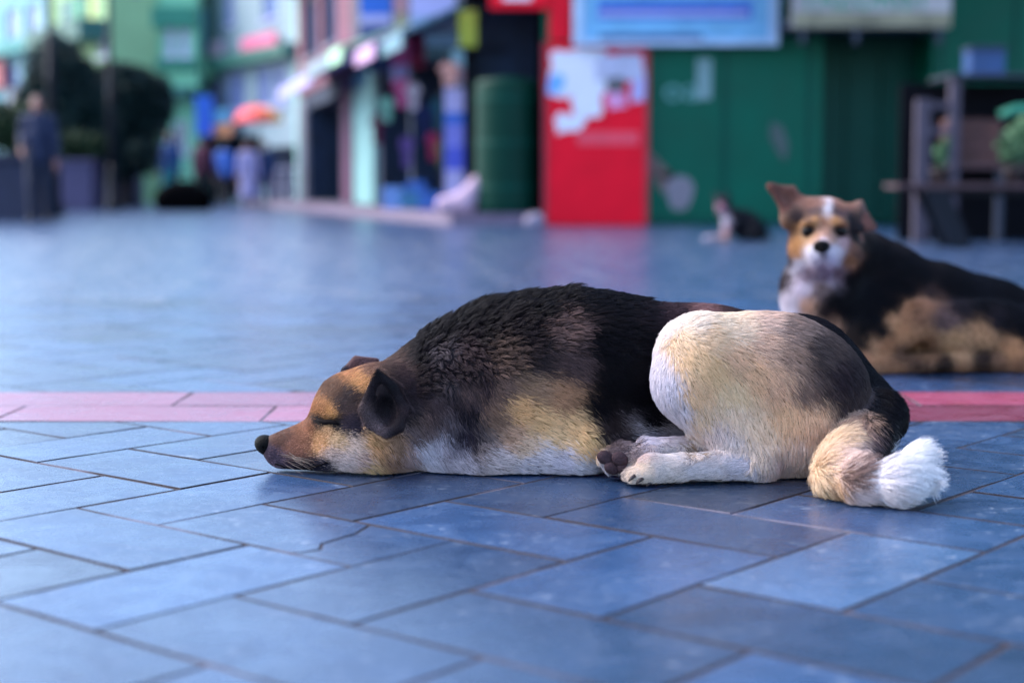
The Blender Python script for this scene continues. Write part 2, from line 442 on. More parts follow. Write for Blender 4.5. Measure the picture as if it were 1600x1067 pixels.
def pale_mortar(m):
    nt = m.node_tree; b = nt.nodes['Principled BSDF']; src = b.inputs['Base Color'].links[0].from_socket
    g = nt.nodes.new('ShaderNodeNewGeometry'); n = nt.nodes.new('ShaderNodeTexNoise'); n.inputs['Scale'].default_value = 2.6; n.inputs['Detail'].default_value = 5
    nt.links.new(g.outputs['Position'], n.inputs['Vector'])
    r = nt.nodes.new('ShaderNodeMapRange'); r.inputs[1].default_value = 0.54; r.inputs[2].default_value = 0.66; nt.links.new(n.outputs[0], r.inputs[0])
    x = nt.nodes.new('ShaderNodeMix'); x.data_type = 'RGBA'; x.inputs[7].default_value = (*rgb(112,106,120), 1)
    nt.links.new(r.outputs[0], x.inputs[0]); nt.links.new(src, x.inputs[6]); nt.links.new(x.outputs[2], b.inputs['Base Color'])
pale_mortar(M_JOINT)

LW, LANG, LO = 0.1855, -0.6921, np.array((-0.4786, 2.131))       # module, bearing and origin of the herringbone
ea = np.array((math.cos(LANG), math.sin(LANG))); eb = np.array((-math.sin(LANG), math.cos(LANG)))
BAND0, BAND1 = 3.10, 3.555
def clip_poly(P, axis, val, keep_less):
    out = []
    for i in range(len(P)):
        a, b = P[i], P[(i+1) % len(P)]; da, db = a[axis]-val, b[axis]-val
        if not keep_less: da, db = -da, -db
        if da <= 0: out.append(a)
        if (da < 0 < db) or (db < 0 < da): out.append(a + (b-a) * (da/(da-db)))
    return out
def inset_poly(P, d):
    P = [np.asarray(p) for p in P]; n = len(P); out = []
    for i in range(n):
        a, b, c = P[i-1], P[i], P[(i+1) % n]; u = (b-a)/np.linalg.norm(b-a); w = (c-b)/np.linalg.norm(c-b)
        n1 = np.array((-u[1], u[0])); n2 = np.array((-w[1], w[0])); den = 1 + n1 @ n2
        out.append(b + (n1+n2) * d / max(den, 0.3))
    return out
def slab_geo(P, z=0.0, bev=0.0022, jit=0.0):
    """outline (counter-clockwise) -> bevelled slab, its edge broken a little"""
    Q = []
    for i in range(len(P)):
        a, b = P[i], P[(i+1) % len(P)]; m = max(1, int(np.linalg.norm(b-a)/0.06)) if jit else 1
        for k in range(m):
            p = a + (b-a)*k/m
            Q.append(p + (rng.normal(0, jit, 2) if jit else 0))
    T = inset_poly(Q, bev); n = len(Q)
    v = [(*p, z) for p in T] + [(*p, z-bev) for p in Q] + [(*p, z-0.022) for p in Q]
    f = [tuple(range(n))] + [(i, n+i, n+(i+1)%n, (i+1)%n) for i in range(n)] + [(n+i, 2*n+i, 2*n+(i+1)%n, n+(i+1)%n) for i in range(n)]
    return v, f
def ccw(P):
    A = sum(P[i][0]*P[(i+1)%len(P)][1] - P[(i+1)%len(P)][0]*P[i][1] for i in range(len(P)))
    return P if A > 0 else P[::-1]
def parea(P): return abs(sum(P[i][0]*P[(i+1)%len(P)][1] - P[(i+1)%len(P)][0]*P[i][1] for i in range(len(P))))/2

paving = MB().add([(-60,-4,-0.0022),(60,-4,-0.0022),(60,140,-0.0022),(-60,140,-0.0022)], [(0,1,2,3)]).build('paving', M_JOINT)
tag(paving, 'blue grey slate paving of the square', None, None, 'structure'); del paving['label']
def joint_edged(me, n, name, m, parent, loc):
    """slab arris and sides take the dark joint colour to mute bright rim highlights"""
    me.materials.append(m); me.materials.append(M_JOINT)
    me.polygons.foreach_set('material_index', [0] + [1]*(len(me.polygons)-1)); return link(name, me, None, parent, loc)
tiles = []
for k in range(-70, 90):
    for m_ in range(-48, 48):
        for (oa, ob, sa, sb) in ((k+2*m_, k-2*m_, 2, 1), (-1+k+2*m_, k-2*m_, 1, 2)):
            c = LO + (oa+sa/2)*LW*ea + (ob+sb/2)*LW*eb
            if not (1.0 < c[1] < 15.5 and abs(c[0]) < 0.60*c[1] + 1.3): continue
            P = [LO + (oa+i)*LW*ea + (ob+j)*LW*eb for i, j in ((0,0),(sa,0),(sa,sb),(0,sb))]
            if c[1] < (BAND0+BAND1)/2: P2 = clip_poly(P, 1, BAND0, True)
            else: P2 = clip_poly(P, 1, BAND1, False)
            if len(P2) < 3 or parea(P2) < 0.0015: continue
            tiles.append((c[1], (oa, ob), ccw(P2), parea(P2) > 0.999*parea(P)))
tiles.sort(key=lambda t: t[0] + (100 if abs(sum(p[0] for p in t[2])/len(t[2])) > 0.40*t[0] + 0.35 else 0))
far = MB(); npart = 0
for cy, key, P, full in tiles:
    P = [np.asarray(p) for p in P]
    if npart < 288:
        c = sum(P)/len(P); Q = [p - c for p in P]
        if key == (0, 0) and full:                                     # the slab by the muzzle has a corner broken off
            ck = [on_ground(u, v)[:2] - c for u, v in ((449,862),(470,862),(500,857),(503,848),(530,840),(556,832),(578,819))]
            A_, B_, C_, D_ = Q; pieces = [[A_, ck[0]] + ck[1:-1] + [ck[-1], D_], [ck[0], B_, C_, ck[-1]] + ck[1:-1][::-1]]
            for pc in pieces:
                v, f = slab_geo(inset_poly(ccw(pc), .0016), 0, .0008, 0)
                joint_edged(MB().add(v, f).mesh('slab'), len(pc), 'slab', M_SLATE, paving, (c[0], c[1], -0.0006 - .0006*(pc is pieces[1])))
            npart += 2; continue
        try: Q = inset_poly(Q, (0.0030 if cy < 3.3 else 0.0016) + 0.0010*rng.random())
        except Exception: continue
        ang = rng.normal(0, 0.005); Rm = np.array(((math.cos(ang), -math.sin(ang)), (math.sin(ang), math.cos(ang))))
        Q = [Rm @ q for q in Q]
        v, f = slab_geo(Q, 0, 0.0008, 0.0006 if cy < 3.2 else 0)
        o = joint_edged(MB().add(v, f).mesh('slab'), len(Q), 'slab', M_SLATE, paving, (c[0], c[1], -0.0006 + rng.normal(0, 0.0003)))
        o.rotation_euler = (rng.normal(0, 0.0016), rng.normal(0, 0.0016), 0)
        o.color = (2.9, 2.4, 2.0, 0) if key == (4, 1) else (1, 1, 1, 1)
        if key == (4, 1): o['label'] = 'pale worn slate slab, lightest in the paving'
        npart += 1
    else:
        v, f = slab_geo(inset_poly(P, 0.0022), -0.0006 + rng.normal(0, 0.0003), 0.0016); far.add(v, f)
tag(far.build('slab_field', M_SLATE, paving), kind='stuff')
ground = MB().add([(-60,15.2,-0.0012),(60,15.2,-0.0012),(60,140,-0.0012),(-60,140,-0.0012)], [(0,1,2,3)])
ground.add([(-60,-4,-0.0012),(60,-4,-0.0012),(60,0.9,-0.0012),(-60,0.9,-0.0012)], [(0,1,2,3)])
tag(ground.build('ground', M_SLATE), kind='structure')
for row in range(2):
    d = (BAND1-BAND0)/2; y0 = BAND0 + row*d; x = -3.2 + 0.21*row
    while x < 3.2:
        w = 0.55 + rng.normal(0, 0.03)
        P = [np.array(p) for p in ((-w/2,-d/2),(w/2,-d/2),(w/2,d/2),(-w/2,d/2))]
        v, f = slab_geo(inset_poly(P, 0.0022), 0, 0.0016, 0.0006)
        o = joint_edged(MB().add(v, f).mesh('pink_slab'), 4, 'pink_slab', M_PINK, paving, (x+w/2, y0+d/2, -0.0004 + rng.normal(0, 0.0003)))
        o.rotation_euler = (rng.normal(0, 0.0016), rng.normal(0, 0.0016), 0); x += w

# ------------------------------------------------------------------ buildings round the square
def flat(P): return np.array((P[0], P[1]))
class Facade:
    """a building whose street face runs from A (viewer's left) to B; local x along the face, y into the house, z up"""
    def __init__(s, name, label, A, B, height, depth, m, z0=0.0):
        A, B = np.asarray(A, float)[:2], np.asarray(B, float)[:2]; d = B - A
        s.A, s.len, s.ex = A, float(np.linalg.norm(d)), d/np.linalg.norm(d); s.ang = math.atan2(d[1], d[0])
        s.ey = np.array((-s.ex[1], s.ex[0])); s.h, s.dep, s.m, s.z0 = height, depth, m, z0
        s.o = thing(name, label, 'building', (A[0], A[1], 0), s.ang); s.holes = []
    def loc(s, u, v):
        """where a sight line through a photo point meets the face"""
        d = ray(u, v); n = s.ey; t = (s.A @ n) / (d[:2] @ n); P = np.array((0,0,CAM_H)) + d*t
        return float((P[:2] - s.A) @ s.ex), float(P[2])
    def rect(s, u0, u1, v0, v1):
        uc, vc = (u0+u1)/2, (v0+v1)/2
        return s.loc(u0, vc)[0], s.loc(u1, vc)[0], s.loc(uc, v1)[1], s.loc(uc, v0)[1]
    def hole(s, x0, x1, z0, z1, dep=0.16): s.holes.append((x0, x1, z0, z1, dep))
    def wall(s):
        xs = sorted({0.0, s.len, *[h[0] for h in s.holes], *[h[1] for h in s.holes]}); zs = sorted({s.z0, s.h, *[h[2] for h in s.holes], *[h[3] for h in s.holes]})
        mb = MB()
        for i in range(len(xs)-1):
            for j in range(len(zs)-1):
                cx, cz = (xs[i]+xs[i+1])/2, (zs[j]+zs[j+1])/2
                if any(h[0] < cx < h[1] and h[2] < cz < h[3] for h in s.holes): continue
                mb.add([(xs[i],0,zs[j]),(xs[i+1],0,zs[j]),(xs[i+1],0,zs[j+1]),(xs[i],0,zs[j+1])], [(0,1,2,3)])
        for x0, x1, z0, z1, d in s.holes:
            mb.add([(x0,0,z0),(x1,0,z0),(x1,0,z1),(x0,0,z1),(x0,d,z0),(x1,d,z0),(x1,d,z1),(x0,d,z1)], [(0,4,5,1),(1,5,6,2),(2,6,7,3),(3,7,4,0)])
        L, D, H = s.len, s.dep, s.h
        mb.add([(0,0,s.z0),(L,0,s.z0),(L,D,s.z0),(0,D,s.z0),(0,0,H),(L,0,H),(L,D,H),(0,D,H)], [(1,2,6,5),(2,3,7,6),(3,0,4,7),(4,5,6,7)])
        return mb.build('wall', s.m, s.o)
    def window(s, x0, x1, z0, z1, mf, mp, nm=1, dep=0.16, sill=True):
        s.hole(x0, x1, z0, z1, dep); b = 0.07; mb = MB()
        mb.box(x0, x0+b, dep-.09, dep-.02, z0, z1).box(x1-b, x1, dep-.09, dep-.02, z0, z1).box(x0+b, x1-b, dep-.09, dep-.02, z0, z0+b).box(x0+b, x1-b, dep-.09, dep-.02, z1-b, z1)
        for i in range(nm):
            xm = x0 + (x1-x0)*(i+1)/(nm+1); mb.box(xm-.025, xm+.025, dep-.085, dep-.025, z0+b, z1-b)
        if sill: mb.box(x0-.08, x1+.08, -.08, -.004, z0-.09, z0-.005)
        w = mb.build('window', mf, s.o)
        MB().box(x0, x1, dep-.05, dep-.03, z0, z1).build('pane', mp, w)
        return w
    def band(s, name, x0, x1, z0, z1, m, proud=0.12):
        return MB().box(x0, x1, -proud, -0.003, z0, z1, 0).build(name, m, s.o)
    def bay(s, x0, x1, z0, z1, dep, m):
        """an open shop front: a recess, its lining and back wall coloured dark for indoor shade"""
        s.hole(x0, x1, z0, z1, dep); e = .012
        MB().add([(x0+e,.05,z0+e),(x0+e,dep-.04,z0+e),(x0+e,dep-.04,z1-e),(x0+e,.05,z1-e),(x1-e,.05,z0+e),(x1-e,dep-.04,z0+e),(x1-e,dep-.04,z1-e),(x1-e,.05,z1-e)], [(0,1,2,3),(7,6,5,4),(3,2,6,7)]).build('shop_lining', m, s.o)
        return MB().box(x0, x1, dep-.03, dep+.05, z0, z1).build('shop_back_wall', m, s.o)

M_GREEN = mat('green_paint', rgb(0,84,66), 0.5, 0.15, noise=1.3, bump=0.08, var=0.16, rvar=0.1)
M_GREEN_D = mat('green_door_paint', rgb(0,68,58), 0.5, 0.15, noise=1.5, bump=0.08, var=0.15)
M_RED = mat('red_paint', rgb(232,4,40), 0.45, 0.15, noise=2.0, bump=0.05, var=0.12)
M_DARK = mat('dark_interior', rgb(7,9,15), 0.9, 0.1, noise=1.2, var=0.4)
M_NAVY = mat('shop_shade_navy', rgb(22,40,66), 0.8, noise=2.5, var=0.5)  # navy colour stands in for the shade inside the shops
M_GLASS = mat('window_glass', rgb(104,124,168), 0.12, 0.7, noise=0.8, var=0.35)
M_GLASS_D = mat('dark_window_glass', rgb(62,78,112), 0.1, 0.7, noise=0.8, var=0.4)
M_WHITEF = mat('white_frame', rgb(214,212,232), 0.5, noise=3)
M_MINT = mat('mint_wall', rgb(136,208,168), 0.75, noise=0.7, bump=0.1, var=0.10)
M_MINT_D = mat('mint_green_band', rgb(40,128,104), 0.6, noise=0.9, var=0.12)
M_LIME = mat('lime_wall', rgb(146,186,136), 0.75, noise=0.8, var=0.12)
M_CYAN = mat('pale_cyan_wall', rgb(118,170,178), 0.75, noise=0.8, var=0.10)
M_PALE = mat('pale_white_wall', rgb(134,154,164), 0.75, noise=0.7, var=0.08)
M_GREENB = mat('dark_green_cornice', rgb(34,92,84), 0.6, noise=1.5)
M_BRICK = mat('brown_red_wall', rgb(112,66,82), 0.85, noise=3.0, bump=0.3, var=0.3)
M_GREY = mat('grey_trim', rgb(110,112,128), 0.7, noise=2.0)
M_DGREY = mat('dark_grey_roof', rgb(44,50,66), 0.7, noise=2.0)
M_TEAL = mat('teal_band', rgb(28,132,132), 0.6, noise=1.0)
M_WHITE = mat('paper_white', rgb(222,222,238), 0.7, noise=6, var=0.06)
M_BLUE = mat('blue_print', rgb(10,92,200), 0.45, noise=2, var=0.12)
M_NAVYB = mat('deep_blue_print', rgb(8,52,120), 0.5, noise=2, var=0.15)
M_LBLUE = mat('light_blue_print', rgb(110,176,222), 0.45, noise=3, var=0.18)
M_LILAC = mat('lilac_print', rgb(176,172,224), 0.6, noise=3, var=0.1)
M_PINKP = mat('pink_print', rgb(222,96,150), 0.6, noise=3, var=0.15)
M_ORANGE = mat('orange_print', rgb(226,150,110), 0.6, noise=3, var=0.15)
M_YELLOW = mat('yellow_green_cloth', rgb(140,150,44), 0.7, noise=3, var=0.15)
M_STEEL = mat('dark_post_paint', rgb(8,14,28), 0.5, 0.2, noise=6, var=0.3)
M_WOOD = mat('reddish_wood', rgb(66,40,46), 0.6, noise=9, bump=0.2, var=0.35)
M_WOODG = mat('lilac_grey_wood', rgb(64,56,72), 0.7, noise=9, bump=0.2, var=0.25)

# the green painted shop front straight ahead
GY = 20.1
gx = lambda u: float(at(u, 300, GY)[0]); gz = lambda v: float(at(800, v, GY)[2])
gf = Facade('green_shop', 'dark green painted shop front facing the square behind the dogs', (gx(850), GY), (gx(2500), GY), 7.6, 6.0, M_GREEN)
dx0, dx1 = gf.loc(1282, 300)[0], gf.loc(1452, 300)[0]
gf.hole(dx0, dx1, 0.0, gz(38), 0.9)
gf.wall()
for i in range(3):                                                     # folding door leaves at the back of the recess
    w = (dx1-dx0)/3; x0 = dx0 + i*w + .008
    dl = MB().box(x0, x0+w-.016, .83, .88, 0.02, gz(38), .006).build('door_leaf', M_GREEN_D, gf.o)
    for z0, z1 in ((.15,.95),(1.05,1.9)): MB().box(x0+.08, x0+w-.1, .815, .828, z0, z1, .004).build('door_panel', M_GREEN_D, dl)
gf.band('plinth', 0.62+.66, dx0-.02, 0.004, .10, M_GREEN_D, .03)
for u in (1130, 1262, 1466, 1580): x = gf.loc(u, 300)[0]; gf.band('wall_batten', x-.02, x+.02, .11, 7.2, M_GREEN_D, .02)
gf.band('cornice', 0, gf.len, 7.3, 7.5, M_GREEN_D, .2)
gf.band('shade_eave', -.1, gf.len, 3.75, 3.9, M_DGREY, 1.5)  # overhang out of view, added to shade the upper wall
# faded marks on the green wall
gt = mat('faded_white_mark', rgb(96,150,148), 0.7, noise=14, var=0.3)
x, z = gf.loc(1064, 142); text_part('faded_lettering', 'oa', .42, gt, gf.o, (x, -.006, z), depth=.002, sx=1.1)
x0, x1, z0, z1 = gf.rect(1088, 1112, 92, 156); MB().box(x0, x1, -.008, -.002, z0, z1, .001).build('faded_strip', mat('faded_strip', rgb(118,150,154), .7, noise=8, var=.2), gf.o)
x0, x1, z0, z1 = gf.rect(1202, 1232, 190, 252); mb = MB(); mb.poly([(x0+.02,z1),(x0+.16,z1-.06),(x1,z0+.2),(x1-.03,z0),(x0+.12,z0+.08),(x0,z0+.3)], -.007, -.002).build('rust_stain', mat('rust_stain', rgb(70,84,84), .8, noise=10, var=.3), gf.o)
x, z = gf.loc(1062, 302)
pts = [(x+.17*math.cos(a)*(1+.12*math.sin(3*a)), z+.24*math.sin(a)*(1+.1*math.cos(2*a))) for a in np.linspace(0, 2*math.pi, 18)[:-1]]
MB().poly(pts, -.012, -.002).build('peeled_patch', mat('bare_plaster', rgb(122,116,128), .85, noise=9, bump=.3, var=.2), gf.o)
x2, z2 = gf.loc(1012, 240)
MB().poly([(x2-.02,z2+.05),(x2+.08,z2-.02),(x+.02,z+.1),(x-.06,z+.22),(x-.2,z-.02),(x2,z2-.22)], -.009, -.002).build('peeled_streak', mat('tan_plaster', rgb(110,92,88), .85, noise=9, bump=.3, var=.25), gf.o)

# red board with torn posters
rp = thing('red_board', 'tall red painted board with torn white posters, left of the green wall', 'board', (gx(930), GY-.05, 0))
rw = (gx(1010)-gx(852))/2; rh = gz(70)
MB().box(-rw, rw, -.03, .03, .01, rh, .006).build('panel', M_RED, rp)
fm = mat('dark_red_edge', rgb(150,30,52), .5, noise=4)
for s in (-1, 1): MB().box(s*rw-.025, s*rw+.025, -.045, .035, .0, rh+.02, .004).build('frame_rail', fm, rp)
MB().box(-rw+.4, rw-.1, -.036, -.031, 1.0, 1.16).build('faded_label', mat('faded_red_label', rgb(226,60,84), .5, noise=5), rp)
def torn(u0, u1, v0, v1, m, n=18, seed=0, y=-.036):
    r = np.random.default_rng(seed); x0, x1, z0, z1 = gx(u0)-gx(930), gx(u1)-gx(930), gz(v1), gz(v0); P = []
    for i in range(n):
        t = 4*i/n; k = int(t); f = t-k; p = [(x0+(x1-x0)*f, z0), (x1, z0+(z1-z0)*f), (x1-(x1-x0)*f, z1), (x0, z1-(z1-z0)*f)][k]
        P.append((p[0]+r.normal(0,.014), p[1]+r.normal(0,.018)))
    return MB().poly(P, y-.003, y).build('poster', m, rp)
torn(858, 946, 78, 152, M_WHITE, 18, 1); torn(893, 938, 148, 186, M_WHITE, 14, 2, -.040); torn(866, 914, 180, 205, M_WHITE, 14, 3, -.037)
torn(930, 1004, 84, 128, mat('grey_poster', rgb(186,186,214), .7, noise=8, var=.2), 18, 4, -.041); torn(986, 1006, 118, 160, M_LILAC, 10, 5, -.038)
torn(948, 976, 146, 172, mat('pink_poster', rgb(226,150,200), .7, noise=8), 12, 6, -.037); torn(948, 974, 122, 144, mat('sooty_poster', rgb(96,92,100), .7, noise=9, var=.4), 12, 7, -.046)
torn(857, 880, 120, 146, mat('sky_blue_poster', rgb(110,170,236), .6, noise=6), 10, 8, -.043)
rc = thing('red_gate_frame', 'red painted post and lintel over the dark passage mouth', 'frame', (gx(852), GY-.10, 0))
MB().box(gx(858)-gx(852), gx(892)-gx(852), .02, .09, rh+.03, 4.2, .01).build('post', M_RED, rc)
MB().box(gx(766)-gx(852), gx(857)-gx(852), .0, .14, gz(16), 3.6, .01).build('lintel', M_RED, rc)
MB().box(gx(786)-gx(852), gx(830)-gx(852), -.012, -.002, gz(3), gz(3)+.32, .004).build('lettering_panel', M_WHITE, rc)
# sign boards on the green front
sb = thing('blue_signboard', 'blue and pale blue framed signboard hung above the red board', 'sign', (gx(1050), GY-.24, 0))
a0, a1, b0, b1 = gx(896)-gx(1050), gx(1205)-gx(1050), gz(72), gz(-72)
tilt = -0.022; sb.rotation_euler = (0, -tilt*0, 0)
MB().box(a0, a1, 0, .16, b0, b1, .02).build('board', M_LBLUE, sb)
for nm, bx in (('frame_rail', (a0-.02, a0+.10, -.03, .0-.002, b0-.02, b1)), ('frame_rail', (a1-.10, a1+.02, -.03, -.002, b0-.02, b1)), ('frame_rail', (a0+.10, a1-.10, -.03, -.002, b0-.02, b0+.05))):
    MB().box(*bx, .006).build(nm, mat('pale_sign_frame', rgb(176,200,232), .4, noise=4), sb)
MB().box(a0+.28, a1-.30, -.008, -.002, gz(34), gz(6), .002).build('print_band', M_BLUE, sb)
MB().box(a0+.28, a1-.30, -.008, -.002, gz(-20), gz(2), .002).build('print_band', M_LBLUE, sb)
MB().box(a0+.3, a1-.35, -.014, -.009, gz(29), gz(21), .001).build('print_line', M_LILAC, sb)
MB().box(a0+.3, a1-.9, -.008, -.002, gz(65), gz(57), .001).build('print_line', M_NAVYB, sb)
cs = thing('cream_signboard', 'weathered cream signboard with green lettering over the recessed green door', 'sign', (gx(1362), GY-.95, 0))
CY_ = GY-.95; cx_ = lambda u: float(at(u, 0, CY_)[0])-gx(1362); cz_ = lambda v: float(at(800, v, CY_)[2])
MB().box(cx_(1238), cx_(1487), 0, .12, cz_(44), cz_(-60), .015).build('board', mat('weathered_cream', rgb(164,158,160), .75, noise=2.2, bump=.15, var=.3), cs)
MB().box(cx_(1240), cx_(1486), -.006, -.001, cz_(43), cz_(20), .002).build('stained_edge', mat('moss_stain', rgb(132,126,104), .85, noise=3.5, var=.45), cs)
text_part('lettering', 'TAZORIST', .36, mat('green_lettering', rgb(58,146,112), .6, noise=6), cs, (cx_(1352), -.008, cz_(-1)), depth=.004, sx=.92)
MB().box(cx_(1238), cx_(1487), .125, .94, cz_(44)+.02, cz_(44)+.12).build('canopy_slab', M_DGREY, cs)
for u in (1256, 1340, 1470): MB().box(cx_(u)-.03, cx_(u)+.03, .02, .10, cz_(44)-.18, cz_(44)-.002).build('bracket', M_DGREY, cs)

# the dark passage beside it
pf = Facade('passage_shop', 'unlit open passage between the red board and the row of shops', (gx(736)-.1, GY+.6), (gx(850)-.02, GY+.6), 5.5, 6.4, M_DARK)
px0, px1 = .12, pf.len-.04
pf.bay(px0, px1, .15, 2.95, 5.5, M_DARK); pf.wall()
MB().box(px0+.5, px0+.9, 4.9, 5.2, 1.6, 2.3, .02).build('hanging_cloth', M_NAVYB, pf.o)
# step in front of the shops
SA, SB = on_ground(470, 322)[:2], np.array((gx(736), GY+1.0))
SA = np.array((at(470, 300, 40.0)[0], 40.0))
d = SB-SA; d /= np.linalg.norm(d); nrm = np.array((d[1], -d[0]))             # towards the street
if nrm @ (-SA) < 0: nrm = -nrm
mb = MB(); e0, e1 = SA - d*6, SB + np.array((0.0,0))
P = [e0, e1, np.array((gx(848), GY+.55)), np.array((gx(848), GY-.02)), np.array((gx(735)-.25, GY-.02)), e0 + nrm*1.0]
P = ccw([np.asarray(q) for q in P]); n = len(P)
mb.add([(*q, .15) for q in P]+[(*q, -.01) for q in P], [tuple(range(n))]+[(i, n+i, n+(i+1)%n, (i+1)%n) for i in range(n)])
tag(mb.build('kerb_step', mat('pinkish_step_stone', rgb(106,90,112), .6, noise=4, var=.18)), kind='structure')

# the row of small shops receding down the street
sf = Facade('shop_row', 'row of small shops with awnings and hanging signs receding down the street', SA, SB, 5.5, 5.0, M_NAVY, 0.15)
X = lambda u: sf.loc(u, 296)[0]
for u0, u1 in ((482, 534), (596, 640), (645, 697)):
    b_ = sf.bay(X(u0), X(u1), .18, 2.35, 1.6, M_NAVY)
for u0, u1, v0, v1 in ((478, 500, 120, 180), (508, 530, 110, 172)):
    x0, x1, z0, z1 = sf.rect(u0, u1, v0, v1); sf.window(x0, x1, 3.5, 4.9, M_GREY, M_GLASS_D, 1)
sf.wall()
sf.band('grey_front', X(556), sf.len, 2.95, 5.45, M_DGREY, .05); sf.band('lower_front', X(697)+.1, sf.len, .2, 2.9, M_NAVY, .04); sf.band('cornice', 0, X(556)-.02, 5.2, 5.4, M_DGREY, .3)
wx = [sf.loc(u, 140)[0] for u in (478, 500, 508, 530)]
for a_, b_ in ((.05, wx[0]-.05), (wx[1]+.05, wx[2]-.05), (wx[3]+.05, X(556)-.02)): sf.band('brick_pier', a_, b_, 3.44, 4.96, M_BRICK, .05)
for z0, z1 in ((2.7, 3.435), (4.965, 5.19)): sf.band('brick_course', .05, X(556)-.02, z0, z1, M_BRICK, .05)
sf.band('pier', X(540), X(552), .18, 2.6, mat('maroon_pier', rgb(96,52,84), .7, noise=3), .06)
sf.band('pier', X(560), X(590), .18, 2.6, mat('mint_pier', rgb(120,168,168), .7, noise=3), .08)
sf.band('pier', X(470), X(480), .18, 2.6, M_GREY, .06)
def awning(u0, u1, zt, zb, out, m, nm='awning'):
    x0, x1 = X(u0), X(u1); mb = MB()
    mb.add([(x0,-.02,zt),(x1,-.02,zt),(x1,-out,zb),(x0,-out,zb),(x0,-out,zb-.22),(x1,-out,zb-.22),(x0,-.02,zt-.05),(x1,-.02,zt-.05),(x1,-out+.03,zb-.05),(x0,-out+.03,zb-.05),(x0,-out+.03,zb-.22),(x1,-out+.03,zb-.22)],
           [(0,3,2,1),(3,4,5,2),(6,7,8,9),(9,8,11,10),(4,10,11,5),(0,6,9,3),(1,2,8,7),(3,9,10,4),(2,5,11,8),(0,1,7,6)])
    return mb.build(nm, m, sf.o)
awning(516, 582, 2.95, 2.55, 1.1, M_LILAC); awning(584, 630, 3.0, 2.6, 1.2, M_PALE); awning(632, 656, 3.0, 2.6, 1.2, mat('pale_green_awning', rgb(176,224,180), .7, noise=3))
awning(658, 694, 2.95, 2.5, 1.0, mat('pink_awning', rgb(200,160,200), .7, noise=3)); awning(696, 733, 2.9, 2.5, .9, mat('teal_grey_awning', rgb(96,136,150), .7, noise=3))
def hung(name, label, u0, u1, v0, v1, Y, bands, thick=.05, group='signs hanging over the shops'):
    """a flat board or banner facing down the street; bands = [(share of height from the top, material, part name)]"""
    if u0 > 480:                                                     # keep clear of the shop fronts
        dd = ray(u1+6, 296); Y = min(Y, float((sf.A @ sf.ey)/(dd[:2] @ sf.ey)*dd[1]) - .15)
    p0, p1 = at(u0, v1, Y), at(u1, v0, Y); o = thing(name, label, 'sign', ((p0[0]+p1[0])/2, Y, p0[2]), 0, group)
    w = (p1[0]-p0[0])/2; H = p1[2]-p0[2]; z = H; first = True
    for sh, m, pn in bands:
        MB().box(-w, w, 0, thick, z-sh*H+.002, z-.002, .006).build(pn, m, o); z -= sh*H
    MB().tube([(-w, .1, H+.02), (w+.5, .1, H+.02)], .02, 8).build('bracket', M_STEEL, o)
    MB().tube([(0, .08, H+.02), (0, .03, H-.03)], .012, 8).build('hook', M_STEEL, o)
    return o
hung('hanging_banner', 'long blue banner with a lilac stripe above the awnings', 563, 612, -30, 112, 28, [(.38, M_BLUE, 'cloth'), (.10, M_LILAC, 'cloth'), (.52, M_NAVYB, 'cloth')])
hung('hanging_banner', 'narrow tan and rose strip banner right of the blue banner', 617, 636, -20, 62, 27, [(.5, mat('rose_tan', rgb(168,120,140), .7, noise=4), 'cloth'), (.5, mat('tan_cloth', rgb(140,128,120), .7, noise=4), 'cloth')])
hung('hanging_banner', 'pink and lilac cloth hanging below the tan strip', 612, 639, 64, 128, 26, [(.6, M_PINKP, 'cloth'), (.4, M_LILAC, 'cloth')])
hung('hanging_banner', 'small red cloth hanging beside the pink one', 640, 664, 56, 106, 25.5, [(1.0, mat('crimson_cloth', rgb(188,50,82), .7, noise=4), 'cloth')])
hung('hanging_sign', 'pale lilac grey signboard high above the red cloth', 641, 712, -30, 48, 26, [(.7, M_LILAC, 'board'), (.3, mat('grey_lilac', rgb(150,166,204), .6, noise=4), 'board')])
hung('hanging_sign', 'bluish grey patterned board under the lilac signboard', 664, 716, 52, 92, 24.5, [(.5, mat('grey_blue', rgb(104,134,160), .6, noise=5, var=.3), 'board'), (.5, mat('dark_teal_board', rgb(40,76,86), .6, noise=5, var=.4), 'board')])
hung('hanging_banner', 'yellow green banner near the dark passage', 717, 745, 16, 74, 22.4, [(1.0, M_YELLOW, 'cloth')])
hung('hanging_banner', 'pale blue and tan cloth below the yellow green banner', 706, 736, 78, 128, 22.6, [(.6, mat('pale_blue_cloth', rgb(120,160,176), .7, noise=4), 'cloth'), (.4, mat('peach_cloth', rgb(176,136,150), .7, noise=4), 'cloth')])
# standing lilac-blue banner by the pillar
bn = thing('standing_banner', 'tall lilac and blue striped banner standing left of the green cabinet', 'banner', (at(716,300,21.6)[0], 21.2, .15))
bw = .16
for i, (m_, h0, h1) in enumerate(((M_LILAC,.02,.55),(mat('violet_blue', rgb(74,88,206),.6,noise=4),.55,.85),(mat('periwinkle', rgb(120,124,214),.6,noise=4),.85,1.15),(M_BLUE,1.15,1.3),(M_LILAC,1.3,1.62))):
    MB().box(-bw, bw, 0, .02, h0+.004, h1).build('cloth', m_, bn)
MB().tube([(-bw-.03,.03,0),(-bw-.03,.03,1.65)], .016, 8).build('pole', M_STEEL, bn); MB().box(-bw-.1, bw+.1, -.12, .12, -.0, .02, .004).build('base', M_STEEL, bn)
